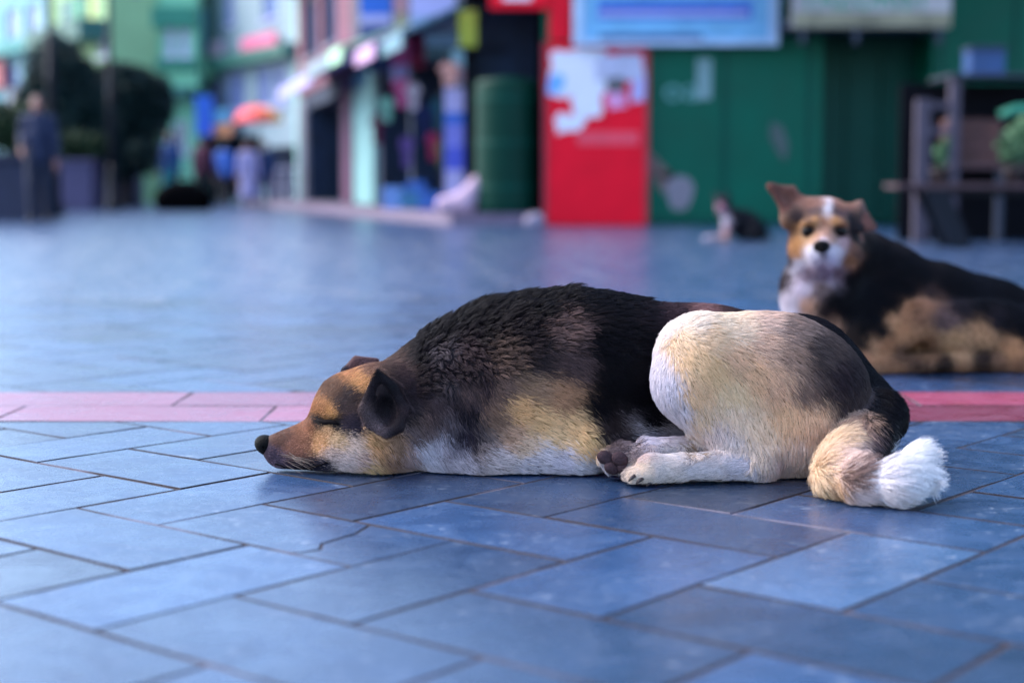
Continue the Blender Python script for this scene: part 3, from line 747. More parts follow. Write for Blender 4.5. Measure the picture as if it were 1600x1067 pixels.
# green round-fronted cabinet
gc = thing('green_cabinet', 'dark green round-fronted cabinet standing at the passage mouth', 'cabinet', (at(790,300,GY+.35)[0], GY+.33, .15))
MB().lathe([(.33,.0),(.38,.02),(.385,.08),(.38,1.52),(.385,1.6),(.36,1.66),(.1,1.7)], 32).build('body', mat('cabinet_green', rgb(0,50,40), .5, .12, noise=2.5, var=.15), gc, smooth=True)
for z in (.3, .85, 1.4): MB().lathe([(.38,z),(.392,z+.015),(.392,z+.035),(.38,z+.05)], 32).build('hoop', M_GREEN_D, gc, smooth=True)

# pale building with a dark green cornice, farther down
wf = Facade('pale_corner_building', 'pale white building with dark green cornice and pink sign down the street', at(312,300,54), at(472,300,46), 8.4, 8.0, M_PALE)
for u0, u1, v0, v1, nm in ((352, 366, -16, 40, 1), (410, 432, -16, 30, 1), (330, 350, 118, 172, 2), (356, 382, 114, 172, 3), (402, 424, 108, 168, 2), (428, 446, 105, 164, 2)):
    x0, x1, z0, z1 = wf.rect(u0, u1, v0, v1); wf.window(x0, x1, z0, z1, mat('lilac_frame', rgb(176,178,220), .6, noise=3), M_GLASS, nm)
x0, x1, z0, z1 = wf.rect(420, 468, 226, 304); wf.bay(x0, x1, .15, 1.7, 1.2, M_GREY)
x0, x1, z0, z1 = wf.rect(318, 408, 226, 304); wf.bay(x0, x1, .15, 2.1, 1.5, M_NAVY)
wf.wall()
zc = wf.loc(392, 93)[1]; wf.band('cornice', 0, wf.len, zc-.2, zc+.18, M_GREENB, .5)
wf.band('corner_strip', wf.len-.28, wf.len, .2, 8.2, mat('mint_strip', rgb(150,206,196), .7, noise=2), .06)
x0, x1, z0, z1 = wf.rect(386, 440, 56, 82); MB().box(x0, x1, -.2, -.14, z0, z1, .01).build('pink_sign', mat('pink_red_sign', rgb(220,110,150), .5, noise=5, var=.25), wf.o)
x0, x1, z0, z1 = wf.rect(318, 356, 68, 92); MB().box(x0, x1, -.2, -.14, z0, z1, .01).build('rose_sign', mat('rose_sign', rgb(206,176,200), .5, noise=5), wf.o)
x0, x1, z0, z1 = wf.rect(300, 345, 98, 126); MB().box(x0, x1, -1.4, -.01, z0, z1, .03).build('balcony', mat('light_green_balcony', rgb(134,206,160), .7, noise=3), wf.o)
x0, x1, z0, z1 = wf.rect(332, 384, 196, 214); MB().box(x0, x1, -.5, -.4, z0, z1, .01).build('orange_fascia', M_ORANGE, wf.o)
x0, x1, z0, z1 = wf.rect(332, 380, 174, 194); MB().box(x0, x1, -.5, -.4, z0, z1, .01).build('pale_blue_fascia', M_LBLUE, wf.o)
rl = thing('street_railing', 'pale metal railing along the pale building', 'railing', (at(420,300,42)[0], 42, 0))
for i in range(6): MB().tube([(i*.22,0,0),(i*.22,0,1.0)], .022, 8).build('post', M_WHITEF, rl)
for z in (.5,.98): MB().tube([(-.05,0,z),(1.15,0,z)], .022, 8).build('rail', M_WHITEF, rl)

# mint building closing the street, and the two at the far left
mf = Facade('mint_building', 'mint green building closing the street behind the dark trees', at(170,300,51), at(312,300,51), 7.6, 8.0, M_MINT)
for u0, u1 in ((258, 274), (280, 296), (150+24, 150+40)):
    x0, x1, z0, z1 = mf.rect(u0, u1, 42, 88); mf.window(x0, x1, z0, z1, M_WHITEF, M_GLASS, 1)
for u0, u1 in ((196, 216), (236, 256), (272, 292)):
    x0, x1, z0, z1 = mf.rect(u0, u1, 190, 240); mf.window(x0, x1, z0, z1, M_WHITEF, M_GLASS_D, 1)
mf.wall(); z = mf.loc(240, 22)[1]; mf.band('band', 0, mf.len, z-.45, z+.2, M_MINT_D, .25)
z = mf.loc(240, 100)[1]; mf.band('band', 0, mf.len, z-.2, z+.15, M_MINT_D, .2)
z = mf.loc(240, 150)[1]; mf.band('awning', 0, mf.len, z-.1, z+.2, M_GREENB, 1.2)
lf = Facade('lime_building', 'pale lime building with a dark green underside at the far left', at(86,300,55), at(174,300,50), 7.6, 1.6, M_LIME)
for u0, u1, v0, v1 in ((94, 106, 0, 44), (152, 166, 40, 88), (100, 112, 60, 90)):
    x0, x1, z0, z1 = lf.rect(u0, u1, v0, v1); lf.window(x0, x1, z0, z1, M_WHITEF, M_GLASS, 1)
lf.wall(); z = lf.loc(130, 46)[1]; lf.band('cornice', 0, lf.len, z-.5, z+.1, M_GREENB, .9)
x, z = lf.loc(124, 10); lf.band('dark_green_sign', x-.9, x+.9, z-.35, z+.35, M_MINT_D, .06)
x0, x1, z0, z1 = lf.rect(142, 150, -20, 30); lf.band('yellow_strip', x0, x1, z0, z1, mat('yellow_strip', rgb(196,204,130), .7, noise=2), .05)
cf = Facade('cyan_building', 'pale cyan building at the left edge beyond the lamp post', at(-70,300,66), at(84,300,56), 8.2, 8.0, M_CYAN)
for u0, u1, v0, v1 in ((8, 30, 14, 66), (40, 62, 6, 54), (-40, -12, 20, 80), (40, 66, 90, 150), (4, 30, 100, 160)):
    x0, x1, z0, z1 = cf.rect(u0, u1, v0, v1); cf.window(x0, x1, z0, z1, M_GREY, M_GLASS, 1)
cf.wall(); z = cf.loc(40, 72)[1]; cf.band('cornice', 0, cf.len, z-.25, z+.2, M_TEAL, .5)
x0, x1, z0, z1 = cf.rect(-20, 11, 84, 140); cf.band('red_sign', x0, x1, z0, z1, mat('brick_red_sign', rgb(170,84,96), .6, noise=3), .2)
hung('hanging_banner', 'tall blue banner with a red tip left of the pale building', 298, 318, -4, 84, 52, [(.2, mat('red_tip', rgb(150,70,90), .6, noise=3), 'cloth'), (.8, M_BLUE, 'cloth')])
hung('hanging_sign', 'vertical blue sign above the walking people', 306, 332, 150, 212, 48, [(.5, M_BLUE, 'board'), (.5, mat('cobalt', rgb(34,90,200), .5, noise=3), 'board')])
hung('hanging_sign', 'small violet and pink sign left of the vertical blue sign', 222, 250, 168, 206, 52, [(.5, M_LILAC, 'board'), (.5, mat('dusty_rose', rgb(150,96,130), .6, noise=3), 'board')])
# goods and clothes hanging under the awnings
GOODS = [('garment', 'rose pink garment hanging under the pink awning', 628, 120, 168, 11, (196,92,140)), ('garment', 'dark teal garment hanging left of the lilac-blue banner', 688, 150, 205, 10, (20,70,84)),
 ('garment', 'navy garment hanging deepest under the teal awning', 664, 160, 222, 11, (18,30,70)), ('garment', 'cream garment hanging between the pink and the navy ones', 646, 128, 172, 9, (190,176,190)),
 ('garment', 'crimson garment hanging low beside the navy one', 676, 205, 250, 7, (150,36,76)), ('garment', 'olive garment hanging low in the shop mouth', 690, 218, 262, 7, (96,104,60)),
 ('garment', 'violet garment hanging above the blue crates', 636, 210, 262, 9, (92,70,130)), ('garment', 'peach cloth bundle hanging above the standing banner', 702, 96, 134, 12, (196,140,130)),
 ('garment', 'mint garment hanging over the white awning', 604, 150, 190, 9, (130,190,170)), ('garment', 'maroon garment hanging over the maroon pier', 590, 176, 226, 8, (92,36,62))]
for nm, lab, u, v0, v1, hw, c in GOODS:
    dd = ray(u+hw+30, 296); Yg = float((sf.A @ sf.ey)/(dd[:2] @ sf.ey)*dd[1]) - .1; p0, p1 = at(u, v1, Yg), at(u, v0, Yg); H = p1[2]-p0[2]; w = hw*Yg/F_PX
    o = thing(nm, lab, 'clothes', (p0[0], Yg, p0[2]), 0, 'clothes hanging at the shops'); m_ = mat('cloth_'+'_'.join(map(str, c)), rgb(*c), .8, .2, noise=8, bump=.3, var=.25)
    prof = [(-w*.75,0),(w*.75,0),(w*.8,H*.62),(w*1.25,H*.55),(w*1.4,H*.72),(w*.6,H*.96),(w*.2,H*.9),(-w*.2,H*.9),(-w*.6,H*.96),(-w*1.4,H*.72),(-w*1.25,H*.55),(-w*.8,H*.62)]
    MB().poly(prof, -.04, .04).build('cloth', m_, o); MB().tube([(-w*.6,0,H*.95),(0,0,H*1.02),(w*.6,0,H*.95)], .008, 6).build('hanger', M_STEEL, o); MB().tube([(0,0,H*1.02),(0,0,H*1.02+.5)], .005, 6).build('cord', M_STEEL, o)

# ------------------------------------------------------------------ trees, planters, lamp posts
def leaf_material(name, c1, c2):
    m = bpy.data.materials.new(name); m.use_nodes = True; nt = m.node_tree; b = nt.nodes['Principled BSDF']
    g = nt.nodes.new('ShaderNodeNewGeometry'); mx = nt.nodes.new('ShaderNodeMix'); mx.data_type = 'RGBA'
    mx.inputs[6].default_value = (*c1, 1); mx.inputs[7].default_value = (*c2, 1)
    nt.links.new(g.outputs['Random Per Island'], mx.inputs[0]); nt.links.new(mx.outputs[2], b.inputs['Base Color'])
    b.inputs['Roughness'].default_value = 0.6; b.inputs['Specular IOR Level'].default_value = 0.25
    return m
M_LEAF_D = leaf_material('dark_leaf', rgb(8,30,34), rgb(26,56,52)); M_LEAF_H = leaf_material('hedge_leaf', rgb(16,40,30), rgb(52,74,44)); M_LEAF_L = leaf_material('pale_leaf', rgb(44,84,62), rgb(104,140,100))
M_BARK = mat('bark', rgb(46,38,42), .9, noise=14, bump=.5, var=.4)
def leaves(clumps, n, size, seed):
    """clumps = [(centre, radii)]; pointed leaves scattered through each clump's volume"""
    r = np.random.default_rng(seed); V, Fc = [], []; vol = np.array([np.prod(c[1])**(2/3) for c in clumps]); cnt = (n*vol/vol.sum()).astype(int)
    for (c, ra), k in zip(clumps, cnt):
        d = r.normal(size=(k, 3)); d /= np.linalg.norm(d, axis=1)[:, None]; p = np.array(c) + d*np.array(ra)*(r.random(k)**.45)[:, None]
        a = r.normal(size=(k, 3)); a /= np.linalg.norm(a, axis=1)[:, None]; b = np.cross(a, r.normal(size=(k, 3))); b /= np.linalg.norm(b, axis=1)[:, None]
        s = size*r.uniform(.6, 1.3, k)[:, None]
        V.append(np.stack([p-a*s, p+b*s*.45, p+a*s, p-b*s*.45], 1).reshape(-1, 3))
    V = np.concatenate(V); return V, np.arange(len(V)).reshape(-1, 4)
def tree(name, label, base, trunk_h, limbs, clumps, n, size, m, seed, cat='tree', group=None):
    o = thing(name, label, cat, base, 0, group); mb = MB()
    mb.tube([(0,0,-.02),(.03,.02,trunk_h*.5),(0,0,trunk_h)], [.16,.12,.09], 10)
    mb.build('trunk', M_BARK, o, smooth=True)
    for p in limbs: MB().tube([(0,0,trunk_h*.75), (p[0]*.45, p[1]*.45, trunk_h*.75+(p[2]-trunk_h*.75)*.6), p], [.07,.045,.02], 8).build('limb', M_BARK, o, smooth=True)
    V, Q = leaves(clumps, n, size, seed); link('crown', np_mesh('crown', V, Q, False), m, o)
    return o
b1 = at(96, 300, 36); b2 = at(196, 300, 40)
def rel(u, v, Y, b): p = at(u, v, Y); return (p[0]-b[0], p[1]-b[1], p[2])
tree('dark_tree', 'tall dark evergreen tree behind the first lamp post', (b1[0],b1[1],0), 2.0, [rel(80,150,36.3,b1), rel(120,150,36.3,b1), rel(96,120,36,b1)],
     [(rel(88,118,36,b1),(.75,.7,.9)),(rel(72,168,36,b1),(.8,.7,.8)),(rel(106,168,36,b1),(.9,.8,.8)),(rel(130,150,36.4,b1),(.7,.7,.75)),(rel(92,205,36,b1),(1.0,.8,.7)),(rel(60,205,36.3,b1),(.6,.6,.7)),(rel(128,205,36,b1),(.9,.8,.75)),(rel(112,120,36.2,b1),(.6,.6,.6)),(rel(60,240,35.6,b1),(.9,.7,.6)),(rel(100,245,35.6,b1),(.9,.7,.6)),(rel(138,240,35.8,b1),(.8,.7,.6)),(rel(86,84,36,b1),(.35,.35,.5)),(rel(52,165,36,b1),(.4,.4,.5))], 19000, .085, M_LEAF_D, 3, group='dark trees beside the street')
tree('dark_tree', 'broad dark tree right of the tall one, before the mint building', (b2[0],b2[1],0), 2.0, [rel(170,160,40,b2), rel(226,160,40,b2), rel(200,135,40,b2)],
     [(rel(168,150,40,b2),(.8,.8,.8)),(rel(200,150,40,b2),(.9,.8,.8)),(rel(228,162,40,b2),(.75,.7,.6)),(rel(180,195,40,b2),(1.,.8,.8)),(rel(215,192,40,b2),(.8,.7,.7)),(rel(196,122,40,b2),(.5,.5,.4)),(rel(160,200,40,b2),(.7,.7,.8)),(rel(244,138,40,b2),(.4,.4,.35)),(rel(190,228,40,b2),(.9,.7,.6)),(rel(165,250,39.6,b2),(.9,.7,.6)),(rel(215,245,39.6,b2),(.7,.6,.5)),(rel(218,126,40,b2),(.45,.45,.35)),(rel(176,116,40,b2),(.45,.4,.35)),(rel(250,170,40,b2),(.4,.4,.4))], 18000, .09, M_LEAF_D, 4, group='dark trees beside the street')
M_PLANT = mat('planter_stone', rgb(26,32,60), .7, noise=4, bump=.2, var=.25); M_PLANT2 = mat('lilac_planter_stone', rgb(70,64,98), .7, noise=4, bump=.2, var=.2)
def planter(label, u0, u1, Y, h, m, hedge_h, seed, dep=.9):
    x0, x1 = at(u0, 300, Y)[0], at(u1, 300, Y)[0]; w = (x1-x0)/2
    o = thing('stone_planter', label, 'planter', ((x0+x1)/2, Y+dep/2, 0), 0, 'stone planters along the left side')
    MB().box(-w, w, -dep/2, dep/2, 0, h, .02).build('box', m, o); MB().box(-w-.05, w+.05, -dep/2-.05, dep/2+.05, h+.003, h+.09, .015).build('rim', m, o)
    MB().box(-w+.06, w-.06, -dep/2+.06, dep/2-.06, h+.06, h+.11).build('soil', M_BARK, o)
    hd = thing('hedge_plant', label.replace('planter', 'planter\'s hedge') if False else 'leafy dark hedge growing in the ' + label.split(',')[0], 'hedge', ((x0+x1)/2, Y+dep/2, h+.1), 0, 'hedges in the stone planters')
    r = np.random.default_rng(seed); cl = [((-w+w*.3+2*w*.7*i/4+r.normal(0,.05), r.normal(0,.08), hedge_h*(.45+.12*r.random())), (w*.42+.1, dep*.42, hedge_h*.5)) for i in range(5)]
    V, Q = leaves(cl, 5000, .05, seed); link('foliage', np_mesh('foliage', V, Q, False), M_LEAF_H, hd)
    for i in range(4): MB().tube([(-w*.6+i*w*.4,0,-.03),(-w*.55+i*w*.4,.03,hedge_h*.6)], [.018,.01], 6).build('stem', M_BARK, hd)
planter('navy stone planter at the left edge, nearest the square', -70, 60, 23.6, .86, M_PLANT, .75, 21)
planter('lilac grey stone planter right of the standing man', 96, 144, 34, .98, M_PLANT2, .62, 22)
planter('dark stone planter farthest along the row', 150, 212, 40, .82, M_PLANT, .7, 23)
def lamp_post(label, u, Y, hgt, r):
    o = thing('street_lamp', label, 'lamp post', (at(u, 300, Y)[0], Y, 0), 0, 'lamp posts along the street')
    MB().lathe([(r*2.4,0),(r*2.4,.12),(r*1.8,.2),(r*1.5,.7),(r*1.15,.85),(r*1.1,.95)], 16).build('base', M_STEEL, o, smooth=True)
    MB().lathe([(r,.95),(r*.95,2.2),(r*1.2,2.25),(r*1.2,2.32),(r*.9,2.36),(r*.75,hgt)], 14).build('pole', M_STEEL, o, smooth=True)
    MB().tube([(-.55,0,hgt-.1),(-.4,0,hgt+.12),(0,0,hgt+.02),(.4,0,hgt+.12),(.55,0,hgt-.1)], .025, 8).build('arm', M_STEEL, o, smooth=True)
    for s in (-1, 1):
        l = MB().lathe([(.05,.42),(.16,.36),(.13,.05),(.08,.0)], 12, (s*.55,0,hgt-.55)).build('lantern', mat('lantern_glass', rgb(190,196,206), .2, noise=4), o, smooth=True)
        MB().lathe([(.18,.37),(.1,.47),(.02,.52)], 12, (s*.55,0,hgt-.55)).build('cap', M_STEEL, l, smooth=True)
lamp_post('dark iron lamp post nearest, before the tall dark tree', 84, 27, 4.6, .075)
lamp_post('slimmer looking dark lamp post farther off, right of the tall tree', 176, 33, 4.9, .06)

# ------------------------------------------------------------------ people
M_SKINP = mat('skin', rgb(138,92,84), .55, noise=20, var=.1); M_HAIR = mat('black_hair', rgb(22,18,24), .5, noise=40, var=.3); M_SHOE = mat('dark_shoe', rgb(26,24,32), .5, noise=10)
def person(label, u, Y, top, legs, hgt=1.68, rz=0.0, hands=None, stride=.10, skirt=None, extra=None):
    """one continuous body; hair, jacket, trousers and shoes are worn over it. Faces -y before turning."""
    k = hgt/1.70; o_ = np.array
    sh, hip = 1.40, .92
    hands = hands or ((-.27,-.06,.80), (.27,-.06,.80))
    J = {}
    for i, s in enumerate((-1, 1)):
        J['sh', s] = o_((s*.175, .0, sh)); J['hand', s] = o_(hands[i], float)
        d = J['hand', s]-J['sh', s]; mid = (J['hand', s]+J['sh', s])/2; slack = max(.0, .58**2-d@d)**.5
        J['el', s] = mid + o_((s*.02, .35*slack+.02, -.05*slack))
        J['hp', s] = o_((s*.085, 0, hip)); J['an', s] = o_((s*.10, s*stride, .08)); J['kn', s] = (J['hp', s]+J['an', s])/2 + o_((s*.005, -.035, .01))
    def limbs(f, g, arms, legs_, kk=.03):
        for s in (-1, 1):
            if arms: f.path([J['sh', s], J['el', s], J['hand', s]*.97+J['el', s]*.03], [.054+g, .043+g, .029+g], kk)
            if legs_: f.path([J['hp', s], J['kn', s], J['an', s]], [.088+g, .058+g, .042+g], kk)
    lo, hi = (-.52,-.45,-.02), (.52,.42,1.78)
    b = Field(lo, hi, .0105)
    b.path([(0,.01,1.02),(0,.015,1.2),(0,.01,1.36)], [.118,.125,.11], .08); b.cone((-.13,.01,1.38),(.13,.01,1.38),.075,.075,.06); b.ball((0,.015,.94),(.155,.11,.12),.06)
    limbs(b, 0, True, True)
    b.cone((0,.015,1.42),(0,-.005,1.52),.055,.052,.04); b.ball((0,-.012,1.605),(.073,.092,.108),.03); b.ball((0,-.045,1.55),(.05,.05,.05),.03)      # neck, head, jaw
    b.cone((0,-.1,1.615),(0,-.118,1.585),.013,.018,.012)                                                                                     # nose
    for s in (-1, 1):
        b.ball((s*.077,0,1.60),(.014,.022,.034),.01); b.ball((s*.033,-.098,1.622),(.018,.014,.012),.008,None,True)
        h = J['hand', s]; d = (h-J['el', s]); d /= np.linalg.norm(d); side = np.cross(d, (s,0,0)); side /= np.linalg.norm(side)
        b.cone(h, h+d*.075, .030, .034, .02)
        for j, (q, l) in enumerate(((-.028,.068),(-.010,.080),(.009,.076),(.027,.060))):
            a = h+d*.09+side*q; b.path([a, a+d*l*.55, a+d*l+o_((-s*.018,0,0))], [.0105,.010,.009], .006)
        b.path([h+d*.02+side*-.03, h+d*.06+side*-.062, h+d*.10+side*-.068], [.013,.0115,.010], .008)
        f = J['an', s]; b.cone(f+o_((0,.03,-.045)), f+o_((s*.015,-.15,-.05)), .038,.032,.03)
    b.cone((-.022,-.1,1.553),(.022,-.1,1.553),.006,.006,.006,True)
    V, Q = b.surface(); V *= k; V[:, 2] = np.maximum(V[:, 2], .002)
    base = at(u, 300, Y); me = np_mesh('person', V, Q); o = link('person', me, M_SKINP, None, (base[0], Y, 0)); o.rotation_euler = (0,0,rz)
    tag(o, label, 'person', 'people in the street')
    def wear(name, fn, m, h=.0125):
        f = Field(lo, hi, h); fn(f); v, q = f.surface(); v *= k; v[:, 2] = np.maximum(v[:, 2], .003)
        return link(name, np_mesh(name, v, q), m, o)
    def f_top(f):
        f.path([(0,.01,.90),(0,.015,1.2),(0,.01,1.36)], [.150,.150,.130], .08); f.cone((-.14,.01,1.38),(.14,.01,1.38),.088,.088,.06); f.ball((0,.015,.93),(.178,.138,.11),.05)
        limbs(f, .016, True, False); f.cone((0,.015,1.42),(0,.0,1.455),.074,.07,.03)
        for s in (-1, 1): f.ball(J['hand', s], .045, .02, None, True)
        f.cone((0,-.19,1.0),(0,-.17,1.36),.006,.006,.01,True)
    wear('jacket', f_top, top)
    if skirt:
        wear('skirt', lambda f: (f.path([(0,.01,.98),(0,.0,.7),(0,0,.38)], [.15,.19,.24], .05)), skirt)
        wear('leggings', lambda f: limbs(f, .008, False, True), legs)
    else:
        wear('trousers', lambda f: (limbs(f, .017, False, True), f.ball((0,.015,.95),(.168,.125,.11),.06)), legs)
    for s in (-1, 1):
        wear('shoe', lambda f: (f.cone(J['an', s]+o_((0,.035,-.042)), J['an', s]+o_((s*.015,-.16,-.048)), .047,.038,.03), f.cone(J['an', s], J['an', s]+o_((0,.01,-.03)), .052,.05,.02)), M_SHOE)
    wear('hair', lambda f: (f.ball((0,.012,1.635),(.086,.094,.092),.02), f.ball((0,.04,1.57),(.076,.062,.07),.02), f.ball((0,-.12,1.585),(.07,.085,.075),.02,None,True)), M_HAIR, .009)
    return o
M_J1 = mat('blue_jacket', rgb(14,28,62), .75, noise=12, bump=.2, var=.25); M_JEANS = mat('blue_jeans', rgb(12,22,46), .8, noise=14, bump=.2, var=.3); M_BLK = mat('black_cloth', rgb(16,18,28), .8, noise=12, var=.3)
M_TEALC = mat('teal_cloth', rgb(10,120,128), .75, noise=12, var=.2); M_MAR = mat('maroon_cloth', rgb(80,30,56), .75, noise=12, var=.3); M_SKYC = mat('sky_blue_shirt', rgb(60,110,200), .75, noise=12, var=.2)
M_LAV = mat('lavender_cloth', rgb(186,180,226), .75, noise=12, var=.12); M_DBLUE = mat('dark_blue_cloth', rgb(8,56,110), .75, noise=12, var=.2)
man = person('man in a blue jacket and jeans standing by the left planters', 62, 22.4, M_J1, M_JEANS, 1.72, R(12), ((-.20,-.20,.98), (.24,-.10,.82)), .05)
person('person in dark blue top and teal trousers behind the black bag', 268, 36, M_DBLUE, M_TEALC, 1.70, R(-30), None, .14)
person('person in maroon and black right of the teal trousers', 318, 39, M_MAR, M_BLK, 1.72, R(160), None, .16)
person('person in a sky blue shirt and dark trousers under the orange fascia', 352, 43, M_SKYC, M_BLK, 1.68, R(-170), None, .12)
person('person in a lavender top and skirt beside the umbrella', 388, 40, M_LAV, mat('dark_leggings', rgb(40,40,60), .8, noise=9), 1.60, R(20), None, .10, M_LAV)
ub = person('person in dark blue holding a red and yellow umbrella', 414, 40.5, M_DBLUE, M_DBLUE, 1.62, R(0), ((-.10,-.26,1.22), (.25,-.04,.80)), .10)
uo = thing('umbrella', 'red and yellow umbrella held up by the person in dark blue', 'umbrella', (ub.location.x-.095, 40.5-.25-.02, 0))
MB().tube([(0,0,1.12),(0,0,2.55)], .011, 8).build('shaft', M_STEEL, uo); MB().tube([(0,0,1.14),(0,0,1.09),(.03,0,1.06),(.055,0,1.09)], .013, 8).build('handle', M_BLK, uo)
UM = [mat('umbrella_red', rgb(236,48,66), .5, noise=5), mat('umbrella_orange', rgb(246,120,90), .5, noise=5), mat('umbrella_yellow', rgb(250,190,90), .5, noise=5)]
for i in range(8):
    a0, a1 = 2*math.pi*i/8, 2*math.pi*(i+1)/8; v, f = [], []; nr = 6
    for j in range(nr+1):
        t = j/nr; r = .62*math.sin(t*math.pi*.46)/math.sin(math.pi*.46); z = 2.52-.42*t**1.9
        for q in range(4):
            a = a0+(a1-a0)*q/3; sag = 1-.05*t*math.sin(math.pi*q/3); v.append((r*sag*math.cos(a), r*sag*math.sin(a), z + .02*t*math.sin(math.pi*q/3)))
    f = [(j*4+q, j*4+q+1, (j+1)*4+q+1, (j+1)*4+q) for j in range(nr) for q in range(3)]
    nv = len(v); v += [(x, y, z-.006) for x, y, z in v]; f += [tuple(nv+i for i in q[::-1]) for q in f]
    ac = math.cos((a0+a1)/2); MB().add(v, f).build('canopy_panel', UM[0] if ac < -.2 else (UM[1] if ac < .5 else UM[2]), uo, smooth=True)
    MB().tube([(0,0,2.5),(.6*math.cos(a0),.6*math.sin(a0),2.09)], .005, 5).build('rib', M_STEEL, uo)

# ------------------------------------------------------------------ things standing about the square
def blob(name, label, cat, base, prims, m, h, group=None, relax_it=2):
    lo = np.min([np.minimum(p[0], p[1])-max(p[2], p[3]) for p in prims], 0)-.03; hi = np.max([np.maximum(p[0], p[1])+max(p[2], p[3]) for p in prims], 0)+.03
    f = Field(lo, hi, h)
    for p in prims: f.cone(*p)
    V, Q = f.surface(); V = relax(V, Q, relax_it); V[:, 2] = np.maximum(V[:, 2], .003)
    return tag(link(name, np_mesh(name, V, Q), m, None, base), label, cat, group)
o3 = lambda *p: np.array(p, float)
bg_ = at(285, 300, 33.5)
bagm = mat('black_bag_cloth', rgb(3,3,5), .9, .05, noise=9, bump=.5, var=.4)
bag = blob('bag', 'bulging black bag set down on the paving in the street', 'bag', (bg_[0], 33.5, 0), [(o3(-.28,0,.18),o3(.28,.02,.18),.2,.2,.05),(o3(-.15,0,.3),o3(.14,0,.32),.16,.15,.08),(o3(-.3,.05,.12),o3(.32,.05,.12),.16,.15,.06)], bagm, .02)
MB().tube([(-.12,0,.42),(-.08,0,.54),(.08,0,.55),(.12,0,.43)], .018, 8).build('handle', bagm, bag, smooth=True)
bag.scale = (1.25, 1.25, 1.35)
MB().tube([(-.3,-.03,.36),(0,-.05,.462),(.3,-.03,.37)], .012, 6).build('seam', M_STEEL, bag, smooth=True)
sk = at(722, 300, 20.6)
blob('sack', 'pale pinkish cloth sack slumped before the green cabinet', 'sack', (sk[0], 20.35, .152), [(o3(-.22,0,.10),o3(.05,0,.14),.11,.15,.06),(o3(.05,0,.14),o3(.2,.02,.36),.15,.11,.06),(o3(.2,.02,.36),o3(.24,.03,.44),.09,.06,.04)], mat('pale_sack_cloth', rgb(176,150,172), .85, noise=7, bump=.4, var=.18), .014)
wb = at(836, 300, GY-.5)
blob('stone', 'small pale rounded stone at the foot of the red board', 'stone', (wb[0], GY-.5, 0), [(o3(-.05,0,.06),o3(.05,0,.07),.085,.075,.04),(o3(0,0,.10),o3(.02,0,.12),.06,.05,.04)], mat('pale_stone', rgb(136,126,146), .8, noise=9, bump=.4, var=.15), .01)
cr_m = [mat('blue_plastic', rgb(20,88,180), .45, noise=5, var=.15), mat('teal_plastic', rgb(10,104,150), .45, noise=5, var=.15), mat('pale_blue_plastic', rgb(96,140,210), .45, noise=5, var=.15)]
for lab, u, Y, z, w, h, m_ in (('pale blue plastic crate leftmost on the shop step', 616, 25.0, .15, .32, .34, 2), ('teal plastic crate between the pale blue and blue ones', 645, 24.2, .15, .34, .26, 1), ('blue plastic crate nearest the pale sack', 676, 23.4, .15, .36, .26, 0), ('blue plastic crate lying on the teal crate', 652, 24.2, .412, .30, .16, 0)):
    p = at(u, 300, Y); c = thing('plastic_crate', lab, 'crate', (p[0]+.02, Y, z), R(-15), 'blue crates on the shop step')
    w2 = w/2; MB().box(-w2, w2, -w2*.8, w2*.8, 0, .025).build('bottom', cr_m[m_], c)
    for s in (-1, 1):
        for z0, z1 in ((.03, h*.45), (h*.55, h-.003)):
            MB().box(-w2, w2, s*w2*.8-.012, s*w2*.8+.012, z0, z1).build('side_slat', cr_m[m_], c); MB().box(s*w2-.012, s*w2+.012, -w2*.8+.013, w2*.8-.013, z0, z1).build('side_slat', cr_m[m_], c)
        for t in (-1, 1): MB().box(s*(w2-.03)-.015, s*(w2-.03)+.015, t*(w2*.8-.03)-.012, t*(w2*.8-.03)+.012, .026, h).build('corner_post', cr_m[m_], c)

# bench and street stall at the right edge
by = 12.3; bx0 = at(1402, 300, by)[0]; bl = 1.75
bench = thing('bench', 'low reddish wooden bench with slanted dark metal legs at the right edge', 'bench', (bx0, by, 0))
for i in range(4): MB().box(0, bl, i*.115-.0, i*.115+.105, .455, .495, .006).build('seat_plank', M_WOOD, bench)
for x in (.30, 1.25):
    for s in (0, 1):
        y = .04+s*.35; MB().add([(x-.08,y,.45),(x+.10,y,.45),(x+.30,y,.0),(x+.14,y,.0),(x-.08,y+.04,.45),(x+.10,y+.04,.45),(x+.30,y+.04,.0),(x+.14,y+.04,.0)], [(0,3,2,1),(4,5,6,7),(0,1,5,4),(1,2,6,5),(2,3,7,6),(3,0,4,7)]).build('leg', M_STEEL, bench)
MB().box(.25, 1.5, .2, .24, .40, .45).build('rail', M_STEEL, bench)
sy = 13.6; stall = thing('street_stall', 'lilac grey wooden stall frame behind the bench', 'stall', (at(1430,300,sy)[0], sy, 0))
sxx = lambda u: float(at(u,300,sy)[0]-at(1430,300,sy)[0]); szz = lambda v: float(at(800,v,sy)[2])
for u0, u1, v0 in ((1430,1452,155),(1482,1498,122)): MB().box(sxx(u0), sxx(u1), 0, .09, 0, szz(v0), .008).build('post', M_WOODG, stall)
MB().box(sxx(1640), sxx(1656), 0, .09, 0, szz(122), .008).build('post', M_WOODG, stall)
for v in (165, 205): MB().box(sxx(1452), sxx(1482), .02, .06, szz(v)-.03, szz(v)+.03, .004).build('rail', M_WOODG, stall)
MB().box(sxx(1498), sxx(1640), .0, .6, szz(264), szz(258), .006).build('shelf', M_WOOD, stall); MB().box(sxx(1478), sxx(1660), -.05, .65, szz(122)+.005, szz(116), .006).build('top_board', M_DGREY, stall)
MB().box(sxx(1432), sxx(1650), .62, .66, 0, szz(124), .004).build('back_panel', mat('dark_panel', rgb(9,10,18), .8, .1, noise=5, var=.3), stall)
